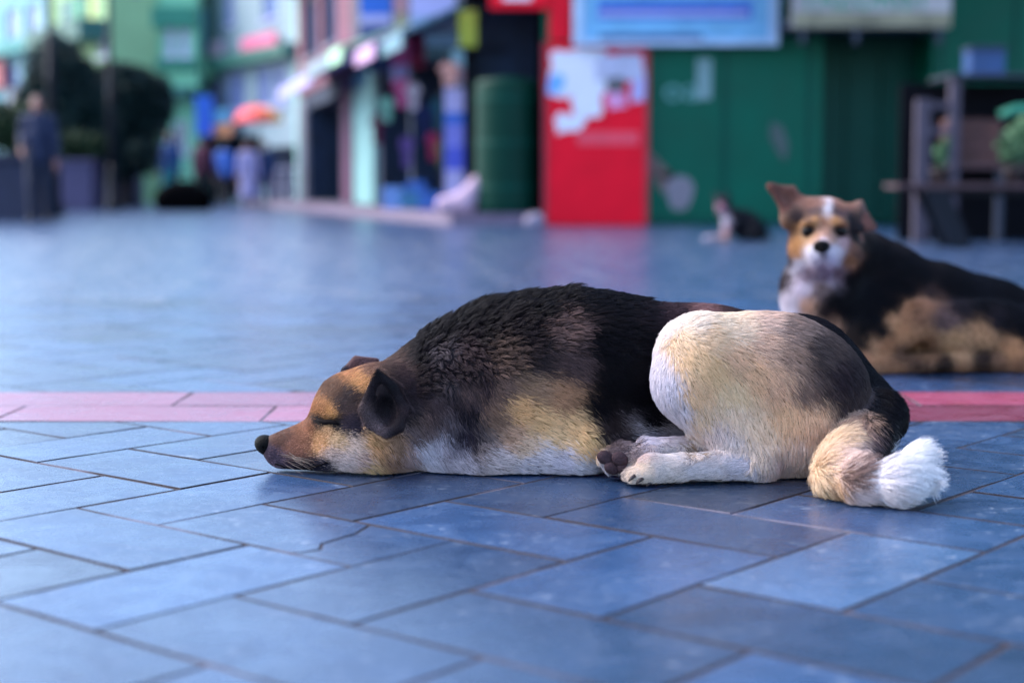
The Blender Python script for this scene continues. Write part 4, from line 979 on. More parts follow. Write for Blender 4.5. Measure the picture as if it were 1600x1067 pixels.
for u in (1470, 1560): MB().box(sxx(u), sxx(u)+.06, .05, .11, .0, szz(264)-.004, .004).build('leg', M_DGREY, stall)
cr = thing('wooden_crate', 'brown slatted wooden crate on the stall shelf', 'crate', (at(1530,300,sy)[0], sy+.3, szz(258)+.003))
M_CR = mat('brown_slats', rgb(84,52,50), .75, noise=9, bump=.3, var=.3)
for i in range(4): MB().box(-.22, .22, -.2, -.18, i*.10, i*.10+.085, .003).build('slat', M_CR, cr); MB().box(-.22, .22, .18, .2, i*.10, i*.10+.085, .003).build('slat', M_CR, cr)
for s in (-1, 1): MB().box(s*.19-.02, s*.19+.02, -.178, .178, 0, .39, .003).build('end_board', M_CR, cr)
bb = thing('blue_box', 'small dark blue box on top of the stall', 'box', (at(1545,300,sy)[0], sy+.25, szz(116)+.002))
MB().box(-.15, .15, -.12, .12, 0, .2, .012).build('body', mat('dark_blue_box', rgb(16,60,112), .5, noise=5), bb); MB().box(-.16, .16, -.13, .13, .202, .24, .01).build('lid', mat('navy_lid', rgb(10,30,62), .5, noise=5), bb)
def pot_plant(label, u, v0, Y, z, n, r, h, seed):
    o = thing('potted_plant', label, 'plant', (at(u,300,Y)[0], Y, z), 0, 'plants by the stall')
    MB().lathe([(.06,0),(.085,.1),(.09,.12),(.07,.12)], 14).build('pot', mat('clay_pot', rgb(40,28,30), .8, noise=9), o, smooth=True)
    V, Q = leaves([((0,0,.12+h*.5),(r,r,h*.5)),((r*.5,0,.12+h*.8),(r*.6,r*.6,h*.35))], n, .035, seed); link('foliage', np_mesh('foliage', V, Q, False), M_LEAF_L, o)
    for i in range(3): MB().tube([(0,0,.1),((i-1)*r*.4,0,.12+h*.7)], .006, 5).build('stem', M_BARK, o)
pot_plant('pale green leafy plant at the right edge of the bench', 1582, 280, by+.22, .496, 420, .13, .34, 31)
pot_plant('small pale green plant between the stall posts', 1470, 280, by+.30, .496, 160, .06, .2, 32)
MB_ = thing('mint_bar', 'short mint green metal arm sticking out at the stall', 'bracket', (at(1560,300,sy-.1)[0], sy-.1, szz(182)))
MB().tube([(0,0,0),(.12,0,.05),(.5,0,.07)], .04, 8).build('arm', M_MINT_D, MB_, smooth=True); MB().tube([(.3,.0,.06),(.3,.75,.06)], .02, 8).build('stay', M_MINT_D, MB_, smooth=True)

# ------------------------------------------------------------------ the sleeping dog
def P3(u, v, Y): return at(u, v, Y)
M_NOSE = mat('dog_nose', rgb(4,4,6), 0.6, 0.08, noise=90, bump=0.35, var=0.25)
M_LID = mat('dog_eyelid', rgb(16,11,13), 0.85, 0.1, noise=60)
M_PAD = mat('paw_pad', rgb(66,48,52), 0.8, 0.2, noise=70, bump=0.5, var=0.3)
M_CLAW = mat('claw', rgb(58,42,40), 0.4, noise=40)
M_EYE = mat('dog_eye', rgb(9,6,5), 0.25, 0.15)
M_FUR = fur_material('fur'); M_SKIN = skin_material('skin_under_fur', 0.55)

def sleeping_dog():
    rg = np.random.default_rng(11)
    def P3(u, v, Y): return at(u, v, Y - 0.035)
    fd = Field((-0.47, 2.10, -0.03), (0.72, 2.86, 0.36), 0.004)
    Yc = 2.66
    C, B = fd.cone, fd.ball
    # trunk: neck, shoulders, ribs, loin, pelvis, rump
    fd.path([P3(636,636,2.64), P3(708,616,2.66), P3(790,597,2.67), P3(900,586,2.68), P3(985,590,2.70), P3(1100,588,2.715), P3(1240,603,2.70), P3(1318,654,2.69)],
            [.080, .099, .118, .127, .118, .108, .106, .090], 0.05)
    B(P3(735,668,2.62), (.10,.09,.075), .05)                                           # brisket
    B(P3(840,600,2.60), (.075,.05,.105), .045)                                         # shoulder blade under the coat
    C(P3(800,620,2.60), P3(905,690,2.575), .075, .052, .04)                            # upper arm
    C(P3(912,706,2.56), P3(760,712,2.565), .038, .034, .03)                            # forearm folded forward
    C(P3(760,714,2.57), P3(690,716,2.585), .032, .03, .03)
    # near thigh, folded: hip, knee high, shin back down to the hock; shaped apart, then laid against the trunk
    ft = Field(fd.lo, fd.lo + fd.h*(fd.n-1.5), fd.h); C2, B2 = ft.cone, ft.ball
    B2(P3(1195,622,2.575), (.140,.082,.124), .03); C2(P3(1260,615,2.60), P3(1094,563,2.545), .094, .056, .05); C2(P3(1096,563,2.540), P3(1084,600,2.53), .056, .053, .03)
    C2(P3(1210,580,2.59), P3(1098,556,2.55), .078, .053, .05); C2(P3(1082,600,2.53), P3(1170,715,2.495), .056, .034, .035); B2(P3(1235,690,2.55), (.085,.06,.06), .04)
    n3 = np.minimum(ft.n, fd.n); s3 = tuple(slice(0, k_) for k_ in n3); fd.mix(s3, ft.F[s3], .008)
    # near hind foot
    G = lambda u, v, Y, z: np.array((at(u, v, Y - .025)[0], Y - .025, z))
    C(G(1178,745,2.475,.026), G(1060,740,2.455,.025), .025, .0195, .012)
    C(G(1060,740,2.455,.025), G(1018,740,2.45,.023), .0195, .025, .012)
    for dx, dy, r, l in ((0,-.020,.0115,.030),(.004,-.004,.0125,.036),(.004,.012,.012,.034),(.0,.026,.0105,.026)):
        p = G(1020,740,2.45,.018); C(p + (0, dy*.8, 0), p + (-l, dy, -.004), r, r*.95, .003)
    B(G(1192,750,2.482,.020), (.018,.018,.019), .015)                                  # heel
    # far hind foot, sole turned to the viewer
    C(P3(1120,706,2.56), P3(1010,708,2.52), .024, .022, .015)
    B(P3(972,716,2.505), (.028,.024,.025), .014)
    for du, dv, r in ((-22,-2,.0125),(-14,12,.012),(6,16,.011)):
        B(P3(968+du,718+dv,2.495), r, .008)
    # head resting on the chin
    Yh = 2.588
    C(P3(585,640,Yh), P3(545,643,Yh), .067, .056, .02)
    B(P3(585,640,Yh+.0), (.070,.069,.068), .03)
    C(P3(540,634,Yh), P3(512,663,Yh-.004), .047, .033, .018)
    C(P3(510,690,Yh), P3(432,702,Yh), .038, .0230, .014)                                # muzzle
    C(P3(488,668,Yh), P3(428,692,Yh), .015, .012, .010)
    C(P3(540,706,Yh-.004), P3(446,716,Yh), .036, .019, .018)                           # lower jaw
    C(P3(462,712,Yh-.016), P3(510,716,Yh-.026), .018, .022, .012)                      # lip
    B(P3(560,694,Yh-.026), (.055,.038,.042), .025)                                     # cheek
    B(P3(606,695,Yh-.005), (.058,.064,.048), .035)                                     # throat ruff
    C(P3(508,640,Yh-.026), P3(530,648,Yh-.036), .016, .018, .018)                      # brow
    C(P3(500,668,Yh-.022), P3(540,676,Yh-.036), .014, .018, .018)                      # cheekbone
    C(P3(495,657,Yh-.055), P3(528,661,Yh-.068), .007, .007, .009, True)                # shut eye's crease
    # ears
    yo = 2.492
    T, Fr, Bo, K, Ce = P3(589,582,yo-.004), P3(567,640,yo+.012), P3(604,678,yo+.010), P3(632,640,yo+.016), P3(602,640,yo+.036); T2, B1, B2_ = P3(615,604,yo+.006), P3(576,664,yo+.012), P3(624,668,yo+.012)
    ear_n = [T, Fr, Bo, K, Ce]
    for a, b in ((T,Fr),(Fr,B1),(B1,Bo),(Bo,B2_),(B2_,K),(K,T2),(T2,T)): fd.tri(a, b, Ce, .0048, .006)
    C(Fr, Bo, .007, .009, .006); C(K, T, .0065, .0045, .006)
    C(P3(606,655,yo+.03), P3(598,668,yo+.014), .006, .008, .01)
    B(P3(603,640,yo+.010), (.018,.030,.026), .006, None, True); B(P3(598,618,yo+.004), (.012,.020,.020), .006, None, True)
    fd.path([T, T2, K, B2_, Bo, B1, Fr, T], [.0055,.0075,.0085,.0085,.0095,.0085,.0065,.0055], .006); C(P3(596,672,yo+.02), P3(588,655,yo+.012), .008, .006, .008)
    far_ear = [P3(536,581,2.665), P3(556,563,2.67), P3(586,565,2.68), P3(580,600,2.665)]
    fd.tri(far_ear[0], far_ear[1], far_ear[3], .006, .006); fd.tri(far_ear[1], far_ear[2], far_ear[3], .007, .006)
    # tail, curled round beside the thigh
    tail = [P3(1372,650,2.60), P3(1350,690,2.50), P3(1318,716,2.42), np.array((at(1305,740,2.32)[0],2.32,.036)), np.array((at(1345,740,2.275)[0],2.275,.034)),
            np.array((at(1398,740,2.255)[0],2.255,.037)), np.array((at(1434,740,2.265)[0],2.265,.038))]
    trad = [.044,.034,.030,.027,.025,.024,.018]
    fd.path(tail, trad, 0.018)
    C(tail[5], P3(1428,722,2.335), .026, .018, .015)
    V, Q = fd.surface(); V = relax(V, Q, 2, 0.45)
    V[:, 2] = np.where(V[:, 2] < 0.004, 0.004 + (V[:, 2]-0.004)*0.02, V[:, 2])
    N, A = vnormals(V, Q)

    k, w = (20,17,30), (222,216,226)
    L_, BK, DN, RT = (-1,0), (1,-.35), (.25,1), (1,.25)
    S = [ # head
     (440,684,(118,74,58),BK,3),(480,664,(150,92,58),BK,3),(425,712,(96,74,96),(1,.1),4),(440,722,(104,84,104),(1,.1),5),(455,730,(62,52,78),(1,.1),5),(480,734,(40,38,62),(1,.1),5),
     (505,730,(50,48,76),(1,0),5),(460,700,(146,92,70),(1,-.1),3),(478,690,(150,95,66),(1,-.1),3),(500,690,(190,138,86),(1,0),4),(498,640,(165,108,58),(1,-.8),4),(516,645,(186,130,70),(1,-.5),4),
     (532,632,(86,62,62),(1,-.5),5),(548,615,(80,56,58),(1,-.6),6),(520,606,(118,80,58),(1,-1),5),(562,592,(178,126,66),(1,-.6),7),(546,580,(165,108,58),(1,-.6),6),(575,574,(128,86,68),(1,-.3),8),
     (540,662,(66,52,74),(1,.1),5),(556,668,(58,48,74),(1,.2),6),(528,688,(198,160,116),(1,.2),6),(560,698,(190,164,150),(1,.3),8),(520,710,(176,150,140),(1,.2),6),(545,722,(204,180,176),(1,.3),8),
     (572,724,(170,138,130),(1,.4),10),(583,690,(176,132,82),(.8,.6),10),(596,710,(174,124,72),(.5,.9),14),(582,735,(184,148,96),(.6,.6),12),(612,722,(150,108,80),(.4,1),14),(622,700,(152,112,84),(.5,1),14),
     (645,722,(150,122,120),(.6,.8),16),(610,562,(100,72,62),(1,-.5),12),(632,582,(86,58,58),(1,-.3),13),(652,606,(62,45,54),(1,.1),15),(642,652,(78,58,64),(.8,.5),14),(655,682,(118,94,94),(.7,.7),16),
     (496,655,(44,31,32),(1,0),3),(505,659,(30,22,24),(1,0),2),(515,660,(30,22,24),(1,0),2),(525,662,(36,27,30),(1,0),3),(510,650,(170,116,64),(1,-.4),4),(512,668,(186,140,96),(1,.1),4),
     # neck and shoulder
     (660,556,(34,27,42),(1,-.5),18),(690,520,(25,21,36),(1,-.6),22),(705,585,(52,40,54),(.8,.4),20),(690,640,(72,57,68),(.7,.7),18),(676,600,(54,41,50),(.9,.3),18),
     (698,560,(84,73,84),(.5,.9),18),(700,610,(76,65,76),(.4,1),18),(703,655,(88,76,86),(.3,1),18),(660,668,(110,84,78),(.5,.9),16),(680,678,(116,96,100),(.5,.9),16),(705,676,(92,80,90),(.3,1),17),(688,694,(160,152,168),(.4,1),17),(716,640,(52,42,52),(.4,1),18),(682,665,(84,66,70),(.5,.9),17),(746,692,(66,54,66),(.4,1),16),(765,690,(118,98,96),(.7,.5),15),(715,705,(120,108,122),(.6,.6),14),(672,716,(194,186,202),(.5,.8),15),
     (740,486,(21,18,32),(1,-.5),30),(800,466,(19,16,30),(1,-.35),31),(740,560,(66,50,58),(.7,.6),20),(735,622,(88,67,70),(.5,.9),18),(724,690,(58,48,70),(.3,1),17),(730,650,(42,35,52),(.3,1),17),(762,600,(60,46,56),(.5,.8),18),
     (720,724,(158,146,158),(.8,.3),12),(782,718,(174,158,162),(1,.2),12),(862,706,(198,188,198),(1,.4),13),(760,700,(132,110,106),(.9,.3),14),(826,700,(174,146,122),(1,.3),13),(700,708,(140,126,138),(.6,.6),14),(832,726,(180,170,182),(1,.2),11),(922,734,(206,200,214),(1,.3),11),(882,724,(192,182,200),(1,.3),12),
     (820,642,(178,132,76),(.9,.3),16),(852,662,(188,146,90),(.9,.4),16),(902,672,(192,150,94),(.8,.6),15),(800,682,(162,122,94),(.9,.3),15),(882,622,(152,106,70),(.9,.4),17),(840,610,(142,106,78),(.9,.3),18),
     (922,702,(206,166,104),(.6,.8),14),(782,660,(132,97,76),(.8,.4),17),(870,690,(196,160,110),(.9,.4),14),
     (800,560,(98,73,64),(.9,.3),19),(790,610,(112,84,74),(.8,.4),18),(850,570,(76,56,58),(.9,.35),19),(895,520,(112,82,78),(.9,.3),19),(902,570,(92,67,68),(.8,.5),18),(830,520,(44,34,44),(.9,.2),21),(765,520,(34,27,40),(.9,.2),22),
     (860,478,k,(1,-.1),23),(920,468,k,(1,0),22),(985,468,k,(1,.05),20),(950,540,(15,12,23),(.8,.5),18),(960,600,(13,11,22),(.7,.7),17),(1000,620,(13,11,22),(.8,.6),17),(940,642,(20,16,28),(.6,.8),16),
     (1000,540,(19,15,27),(.8,.4),17),(1022,662,(24,19,32),(.9,.5),17),(955,672,(74,55,60),(.8,.6),16),(990,692,(112,94,100),(1,.3),16),(1050,478,(72,50,58),(1,.1),17),(1020,488,(40,30,42),(1,.1),18),
     (1012,686,(190,180,198),(1,.4),18),(1052,690,(150,135,146),(1,.3),18),(1088,696,(140,114,88),(.5,.8),16),
     (1180,486,(56,40,46),(1,.1),18),(1100,520,(24,19,28),(1,.2),17),(1060,560,(16,13,22),(.8,.5),17),(1060,620,(15,12,20),(.7,.7),17),(1150,560,(30,24,32),(1,.2),17),(1140,485,(84,58,62),(1,.1),16),(1252,500,(40,32,42),(1,.4),18),(1312,542,(24,20,34),(.8,.8),19),(1342,592,(19,16,30),(.4,1),20),(1328,632,(45,36,48),(.3,1),20),(1372,642,(21,17,30),(.2,1),20),(1388,684,(18,15,26),(.1,1),22),(1110,482,(122,82,84),(1,.05),15),
     # feet
     (1000,735,(226,206,190),L_,5),(1040,735,(222,207,204),L_,6),(1100,737,(217,207,214),L_,7),(1172,746,(212,206,222),L_,9),(1052,706,(217,207,210),L_,7),(1002,706,(192,167,164),L_,6),(965,716,(112,90,96),L_,4)]
    SH = [
     (1040,513,(238,231,236),(-.5,-.3),16),(1026,570,(218,211,226),(-.15,1),12),(1040,612,(212,206,224),(.2,1),12),(1062,648,(202,192,204),(.5,1),12),(1092,500,(228,212,198),(.6,-.1),15),(1140,496,(222,200,174),(.9,0),15),
     (1062,540,(230,202,168),(.5,.5),15),(1082,562,(220,184,136),(.6,.7),16),(1122,530,(227,192,152),(.8,.3),16),(1162,512,(220,194,168),(.9,.1),16),(1202,502,(168,140,126),(.9,.2),17),(1242,516,(128,104,96),(.8,.4),17),
     (1120,582,(222,182,126),(.6,.8),17),(1092,622,(217,177,130),(.5,1),16),(1152,562,(192,151,114),(.7,.6),17),(1182,592,(191,150,110),(.6,.8),17),(1202,542,(166,132,110),(.8,.4),17),(1242,560,(138,108,92),(.7,.6),17),
     (1282,552,(90,72,70),(.7,.6),17),(1222,602,(174,136,106),(.6,.8),18),(1262,612,(124,97,86),(.6,.8),18),(1292,604,(90,70,68),(.6,.8),18),(1152,652,(208,180,152),(.3,1),18),(1192,682,(208,178,146),(.2,1),20),
     (1182,722,(212,190,172),(.1,1),20),(1122,682,(196,176,174),(.4,1),14),(1232,662,(196,156,115),(.1,1),20),(1272,662,(191,151,115),(.1,1),20),(1292,692,(176,141,115),(0,1),20),(1252,722,(206,176,156),(0,1),22),
     (1222,746,(192,168,162),(0,1),20),(1282,742,(172,142,130),(0,1),20),(1150,620,(220,188,142),(.4,1),17),(1105,655,(214,184,150),(.4,1),14),(1140,705,(200,184,182),(.3,1),13),(1312,600,(60,47,56),(.6,.8),18),(1330,650,(80,62,66),(.2,1),20),(1310,680,(150,118,98),(.1,1),20),(1110,735,(217,207,214),(-1,0),7),(1172,746,(212,206,222),(-1,0),9)]
    ST_ = [(1350,672,(150,118,100),(-.4,1),24),(1312,700,(206,176,140),(.7,.5),30),(1290,740,(216,186,150),(.9,.3),30),(1275,765,(214,184,130),(1,.2),26),(1312,768,(150,116,80),(1,.1),24),(1332,722,(192,167,160),(1,0),32),
     (1362,700,(112,87,90),(1,.2),30),(1357,738,(136,106,98),(1,.1),30),(1352,778,(197,177,180),(1,.15),28),(1384,742,(226,222,236),(1,.1),34),(1420,710,(240,240,250),(.9,-.2),42),(1442,760,(241,241,252),(.9,.5),40),(1402,782,(214,205,212),(1,.4),30),(1385,690,(22,18,30),(.6,.8),24),(1372,660,(24,20,30),(0,1),24),(1346,748,(128,98,92),(1,.1),30),(1376,716,(76,57,62),(1,.1),30)]
    def toned(smp):                                                    # deepens dark coat samples to counter the bright light from above
        out = []
        for a_, b_, c_, d_, l_ in smp:
            y = .3*c_[0]+.59*c_[1]+.11*c_[2]; g = .46 + .54*min(1, max(0, (y-30)/110)); out.append((a_, b_, (c_[0]*g*(1.03 if y > 60 else 1.12), c_[1]*g*(.82+.18*min(1, y/50)), c_[2]*g*(.96 if y > 60 else 1.0)), d_, l_))
        return out
    body_c, tail_c, thigh_c = Coat(toned(S)), Coat(toned(ST_)), Coat(toned(SH))
    def seg_d(P, pts):
        d = np.full(len(P), 9.0)
        for a, b in zip(pts[:-1], pts[1:]):
            ba = b-a; t = np.clip(((P-a) @ ba)/(ba @ ba), 0, 1); d = np.minimum(d, np.linalg.norm(P - a - t[:, None]*ba, axis=1))
        return d
    pads = [P3(946,716,2.483), P3(969,718,2.476), P3(956,732,2.48), P3(976,733,2.478)]
    def look(P, n, jit=6.0):
        u, v = to_photo(P); U = np.stack([u, v], 1); U2 = U + rg.normal(0, jit, U.shape)
        _, D, L = body_c(U); sh = D*(L*0.55*F_PX/P[:, 1])[:, None]*(jit > 0); Cc = body_c(U2 + sh)[0]
        ix = np.clip(np.rint((P - ft.lo)/ft.h).astype(int), 0, ft.n-1); dth = ft.F[ix[:, 0], ix[:, 1], ix[:, 2]]
        th = (dth < .007) & (v < 752) & (P[:, 1] < 2.66); _, Dh, Lh = thigh_c(U); Ch = thigh_c(U2 + Dh*(Lh*0.5*F_PX/P[:, 1])[:, None]*(jit > 0))[0]
        foot = (v > 708) & (u < 1172) & (P[:, 1] < 2.50); th |= (u > 1150) & (u < 1325) & (v > 640) & (P[:, 1] < 2.60); th &= ~foot; Cc[th], D[th], L[th] = Ch[th], Dh[th], Lh[th]
        _, Dt, Lt = tail_c(U); Ct = tail_c(U2 + Dt*(Lt*0.5*F_PX/P[:, 1])[:, None]*(jit > 0))[0]; dt = seg_d(P, tail[1:]); tl = (dt < 0.056) & (P[:, 1] < 2.495)
        Cc[tl], D[tl], L[tl] = Ct[tl], Dt[tl], Lt[tl]
        D3 = np.stack([D[:, 0], np.zeros(len(D)), -D[:, 1]], 1)
        # hair on the tail's tuft also fans away from its core
        tip = tl & (u > 1385); core = (P - tail[5]); D3[tip] += 0.7*core[tip]/np.maximum(np.linalg.norm(core[tip], axis=1), 1e-6)[:, None]
        lift = np.full(len(P), 0.30); lift[L < 0.009] = 0.22
        ridge = (n[:, 2] > 0.35) & (u > 650) & (u < 1010); lift[ridge] = np.where(u[ridge] < 900, 1.25, 0.7); L[ridge] *= np.where(u[ridge] < 900, .9, .95)
        lift[tl] = 0.38; lift[th & (v > 690)] = 0.5
        knee = (u < 1062) & (u > 1012) & (v < 545) & (P[:, 1] < 2.58); lift[knee] = 0.6
        # ears: short dark velvet, paler rim
        poly = [(588,574),(559,640),(570,668),(604,687),(630,674),(641,640),(620,600)]; tri_in = np.ones(len(P), bool)
        for (x0, y0), (x1, y1) in zip(poly, poly[1:]+poly[:1]): tri_in &= ((x1-x0)*(v-y0) - (y1-y0)*(u-x0)) < 0
        tri_in &= P[:, 1] < 2.56
        Cc[tri_in] = lin(np.array((44,33,38)))
        for q, col, rr in (((591,582),(14,11,17),16),((571,640),(96,74,72),13),((590,672),(104,82,82),17),((622,668),(40,28,32),14),((632,640),(58,40,42),13),((606,628),(26,20,26),17),((612,605),(18,14,20),13)):
            w_ = np.exp(-((u-q[0])**2 + (v-q[1])**2)/rr**2)[:, None]*0.9; Cc = np.where(tri_in[:, None], Cc*(1-w_) + lin(np.array(col))*w_, Cc)
        L[tri_in] = 0.0055; lift[tri_in] = 0.35; D3[tri_in] = ear_n[0] - ear_n[4] + np.array((0,-.02,0))
        fe = seg_d(P, [far_ear[0], far_ear[1], far_ear[2]]) < 0.016; Cc[fe] = lin(np.array((96,66,66))); L[fe] = 0.005
        fe2 = np.linalg.norm(P - far_ear[0], axis=1) < 0.012; Cc[fe2] = lin(np.array((46,40,52)))
        keep = np.ones(len(P))
        keep *= np.clip((np.linalg.norm(P - P3(414,695,Yh), axis=1) - 0.021)/0.004, 0, 1)      # bare nose
        eye = np.hypot((u-511)/18, (v-658)/3.4); keep[(eye < 1.15) & (P[:, 1] < Yh - .035)] = 0.0
        for p in pads: keep[np.linalg.norm(P - p, axis=1) < 0.013] = 0
        keep[n[:, 2] < -0.8] *= 0.15
        keep *= np.where(P[:, 1] > 2.72, 0.35, 1.0)
        keep *= np.where(L < 0.009, 1.0, 0.72)
        return Cc, D3, L, lift, keep
    base = np.array((0.10, 2.6, 0.0))
    me = np_mesh('sleeping_dog', V - base, Q)
    set_color(me, 'coat', look(V, N, 0.0)[0])
    dog = link('dog', me, M_SKIN, None, base)
    tag(dog, 'sleeping black and tan dog with chin on the slabs and white-tipped tail', 'dog', 'dogs resting on the square')
    grow_fur('fur', dog, V, Q, N, A, look, 430000, rg, M_FUR, base=base, radius=0.00036, nclump=9500, clump=0.48, tuft=0.42)
    bvh = BVHTree.FromPolygons([Vector(p) for p in V], [list(map(int, q)) for q in Q])
    def hit(u, v, off=0.0):
        d = Vector(ray(u, v)).normalized(); h = bvh.ray_cast(Vector((0,0,CAM_H)), d)[0]
        return np.array(h - d*off) if h is not None else None
    # nose leather with nostrils
    nf = Field(P3(414,695,Yh) - .03, P3(414,695,Yh) + .03, .0011); c0 = P3(416,695,Yh)
    nf.ball(c0, (.0165,.0190,.0155), .004); nf.ball(c0 + (-.006,0,.004), (.012,.0165,.011), .006); nf.cone(c0+(-.006,0,-.004), c0+(.0,0,-.014), .005,.0045,.005)
    for s in (-1, 1):
        nf.cone(c0 + (-.012, s*.0075, .000), c0 + (-.001, s*.0155, -.001), .0032, .0026, .002, True)
    nf.cone(c0+(-.017,0,.0), c0+(-.012,0,-.014), .0009,.0009,.0015,True)
    v_, q_ = nf.surface(); link('nose', np_mesh('nose', v_-base, q_), M_NOSE, dog)
    pts = [hit(u, v, .0012) for u, v in ((495,655),(501,658),(508,659.5),(516,659),(523,660.5),(530,663))]
    pts = [p - base for p in pts if p is not None]
    MB().tube(pts, [.0016,.0036,.0042,.0040,.0030,.0012][:len(pts)], 8).build('eyelid', M_LID, dog, smooth=True)
    pts = [hit(u, v, .0003) for u, v in ((430,724),(445,729),(462,732),(480,732),(498,727),(512,722))]
    pts = [p - base for p in pts if p is not None]
    if len(pts) > 2: MB().tube(pts, .0016, 6).build('mouth', M_LID, dog, smooth=True)
    wr = np.random.default_rng(4)
    for i in range(12):
        a = hit(432 + 26*wr.random(), 706 + 16*wr.random(), .0)
        if a is None: continue
        a = a - base; l_ = .03 + .03*wr.random(); dv_ = np.array((.25 + .6*wr.random(), -.9, .25 - .5*wr.random())); dv_ /= np.linalg.norm(dv_)
        MB().tube([a, a + dv_*l_*.5, a + dv_*l_ + (l_*.3, 0, -l_*.12)], [.00035,.00025,.0001], 4).build('whisker', M_CLAW, dog)
    for p, r in zip(pads, (.012,.012,.0105,.0105)):
        pf = Field(p-.024, p+.024, .0016); pf.ball(p+(0,.006,0), (r, r*.55, r*.9), .003); pf.ball(p+(-.003,.003,.003), (r*.8,r*.5,r*.7), .004); pf.ball(p+(.004,.004,-.003), (r*.7,r*.5,r*.6), .004)
        v_, q_ = pf.surface(); link('paw_pad', np_mesh('paw_pad', v_-base, q_), M_PAD, dog)
    for du, dv, dy in ((988,747,2.432),(1000,751,2.428),(1016,755,2.424)):
        a = hit(du, dv, 0.001)
        if a is None: continue
        a = a - base
        MB().tube([a+(.004,.003,.003), a+(-.002,-.002,.0005), a+(-.006,-.004,-.004)], [.0032,.0028,.0010], 8).build('claw', M_CLAW, dog, smooth=True)
    return dog
sleeping_dog()

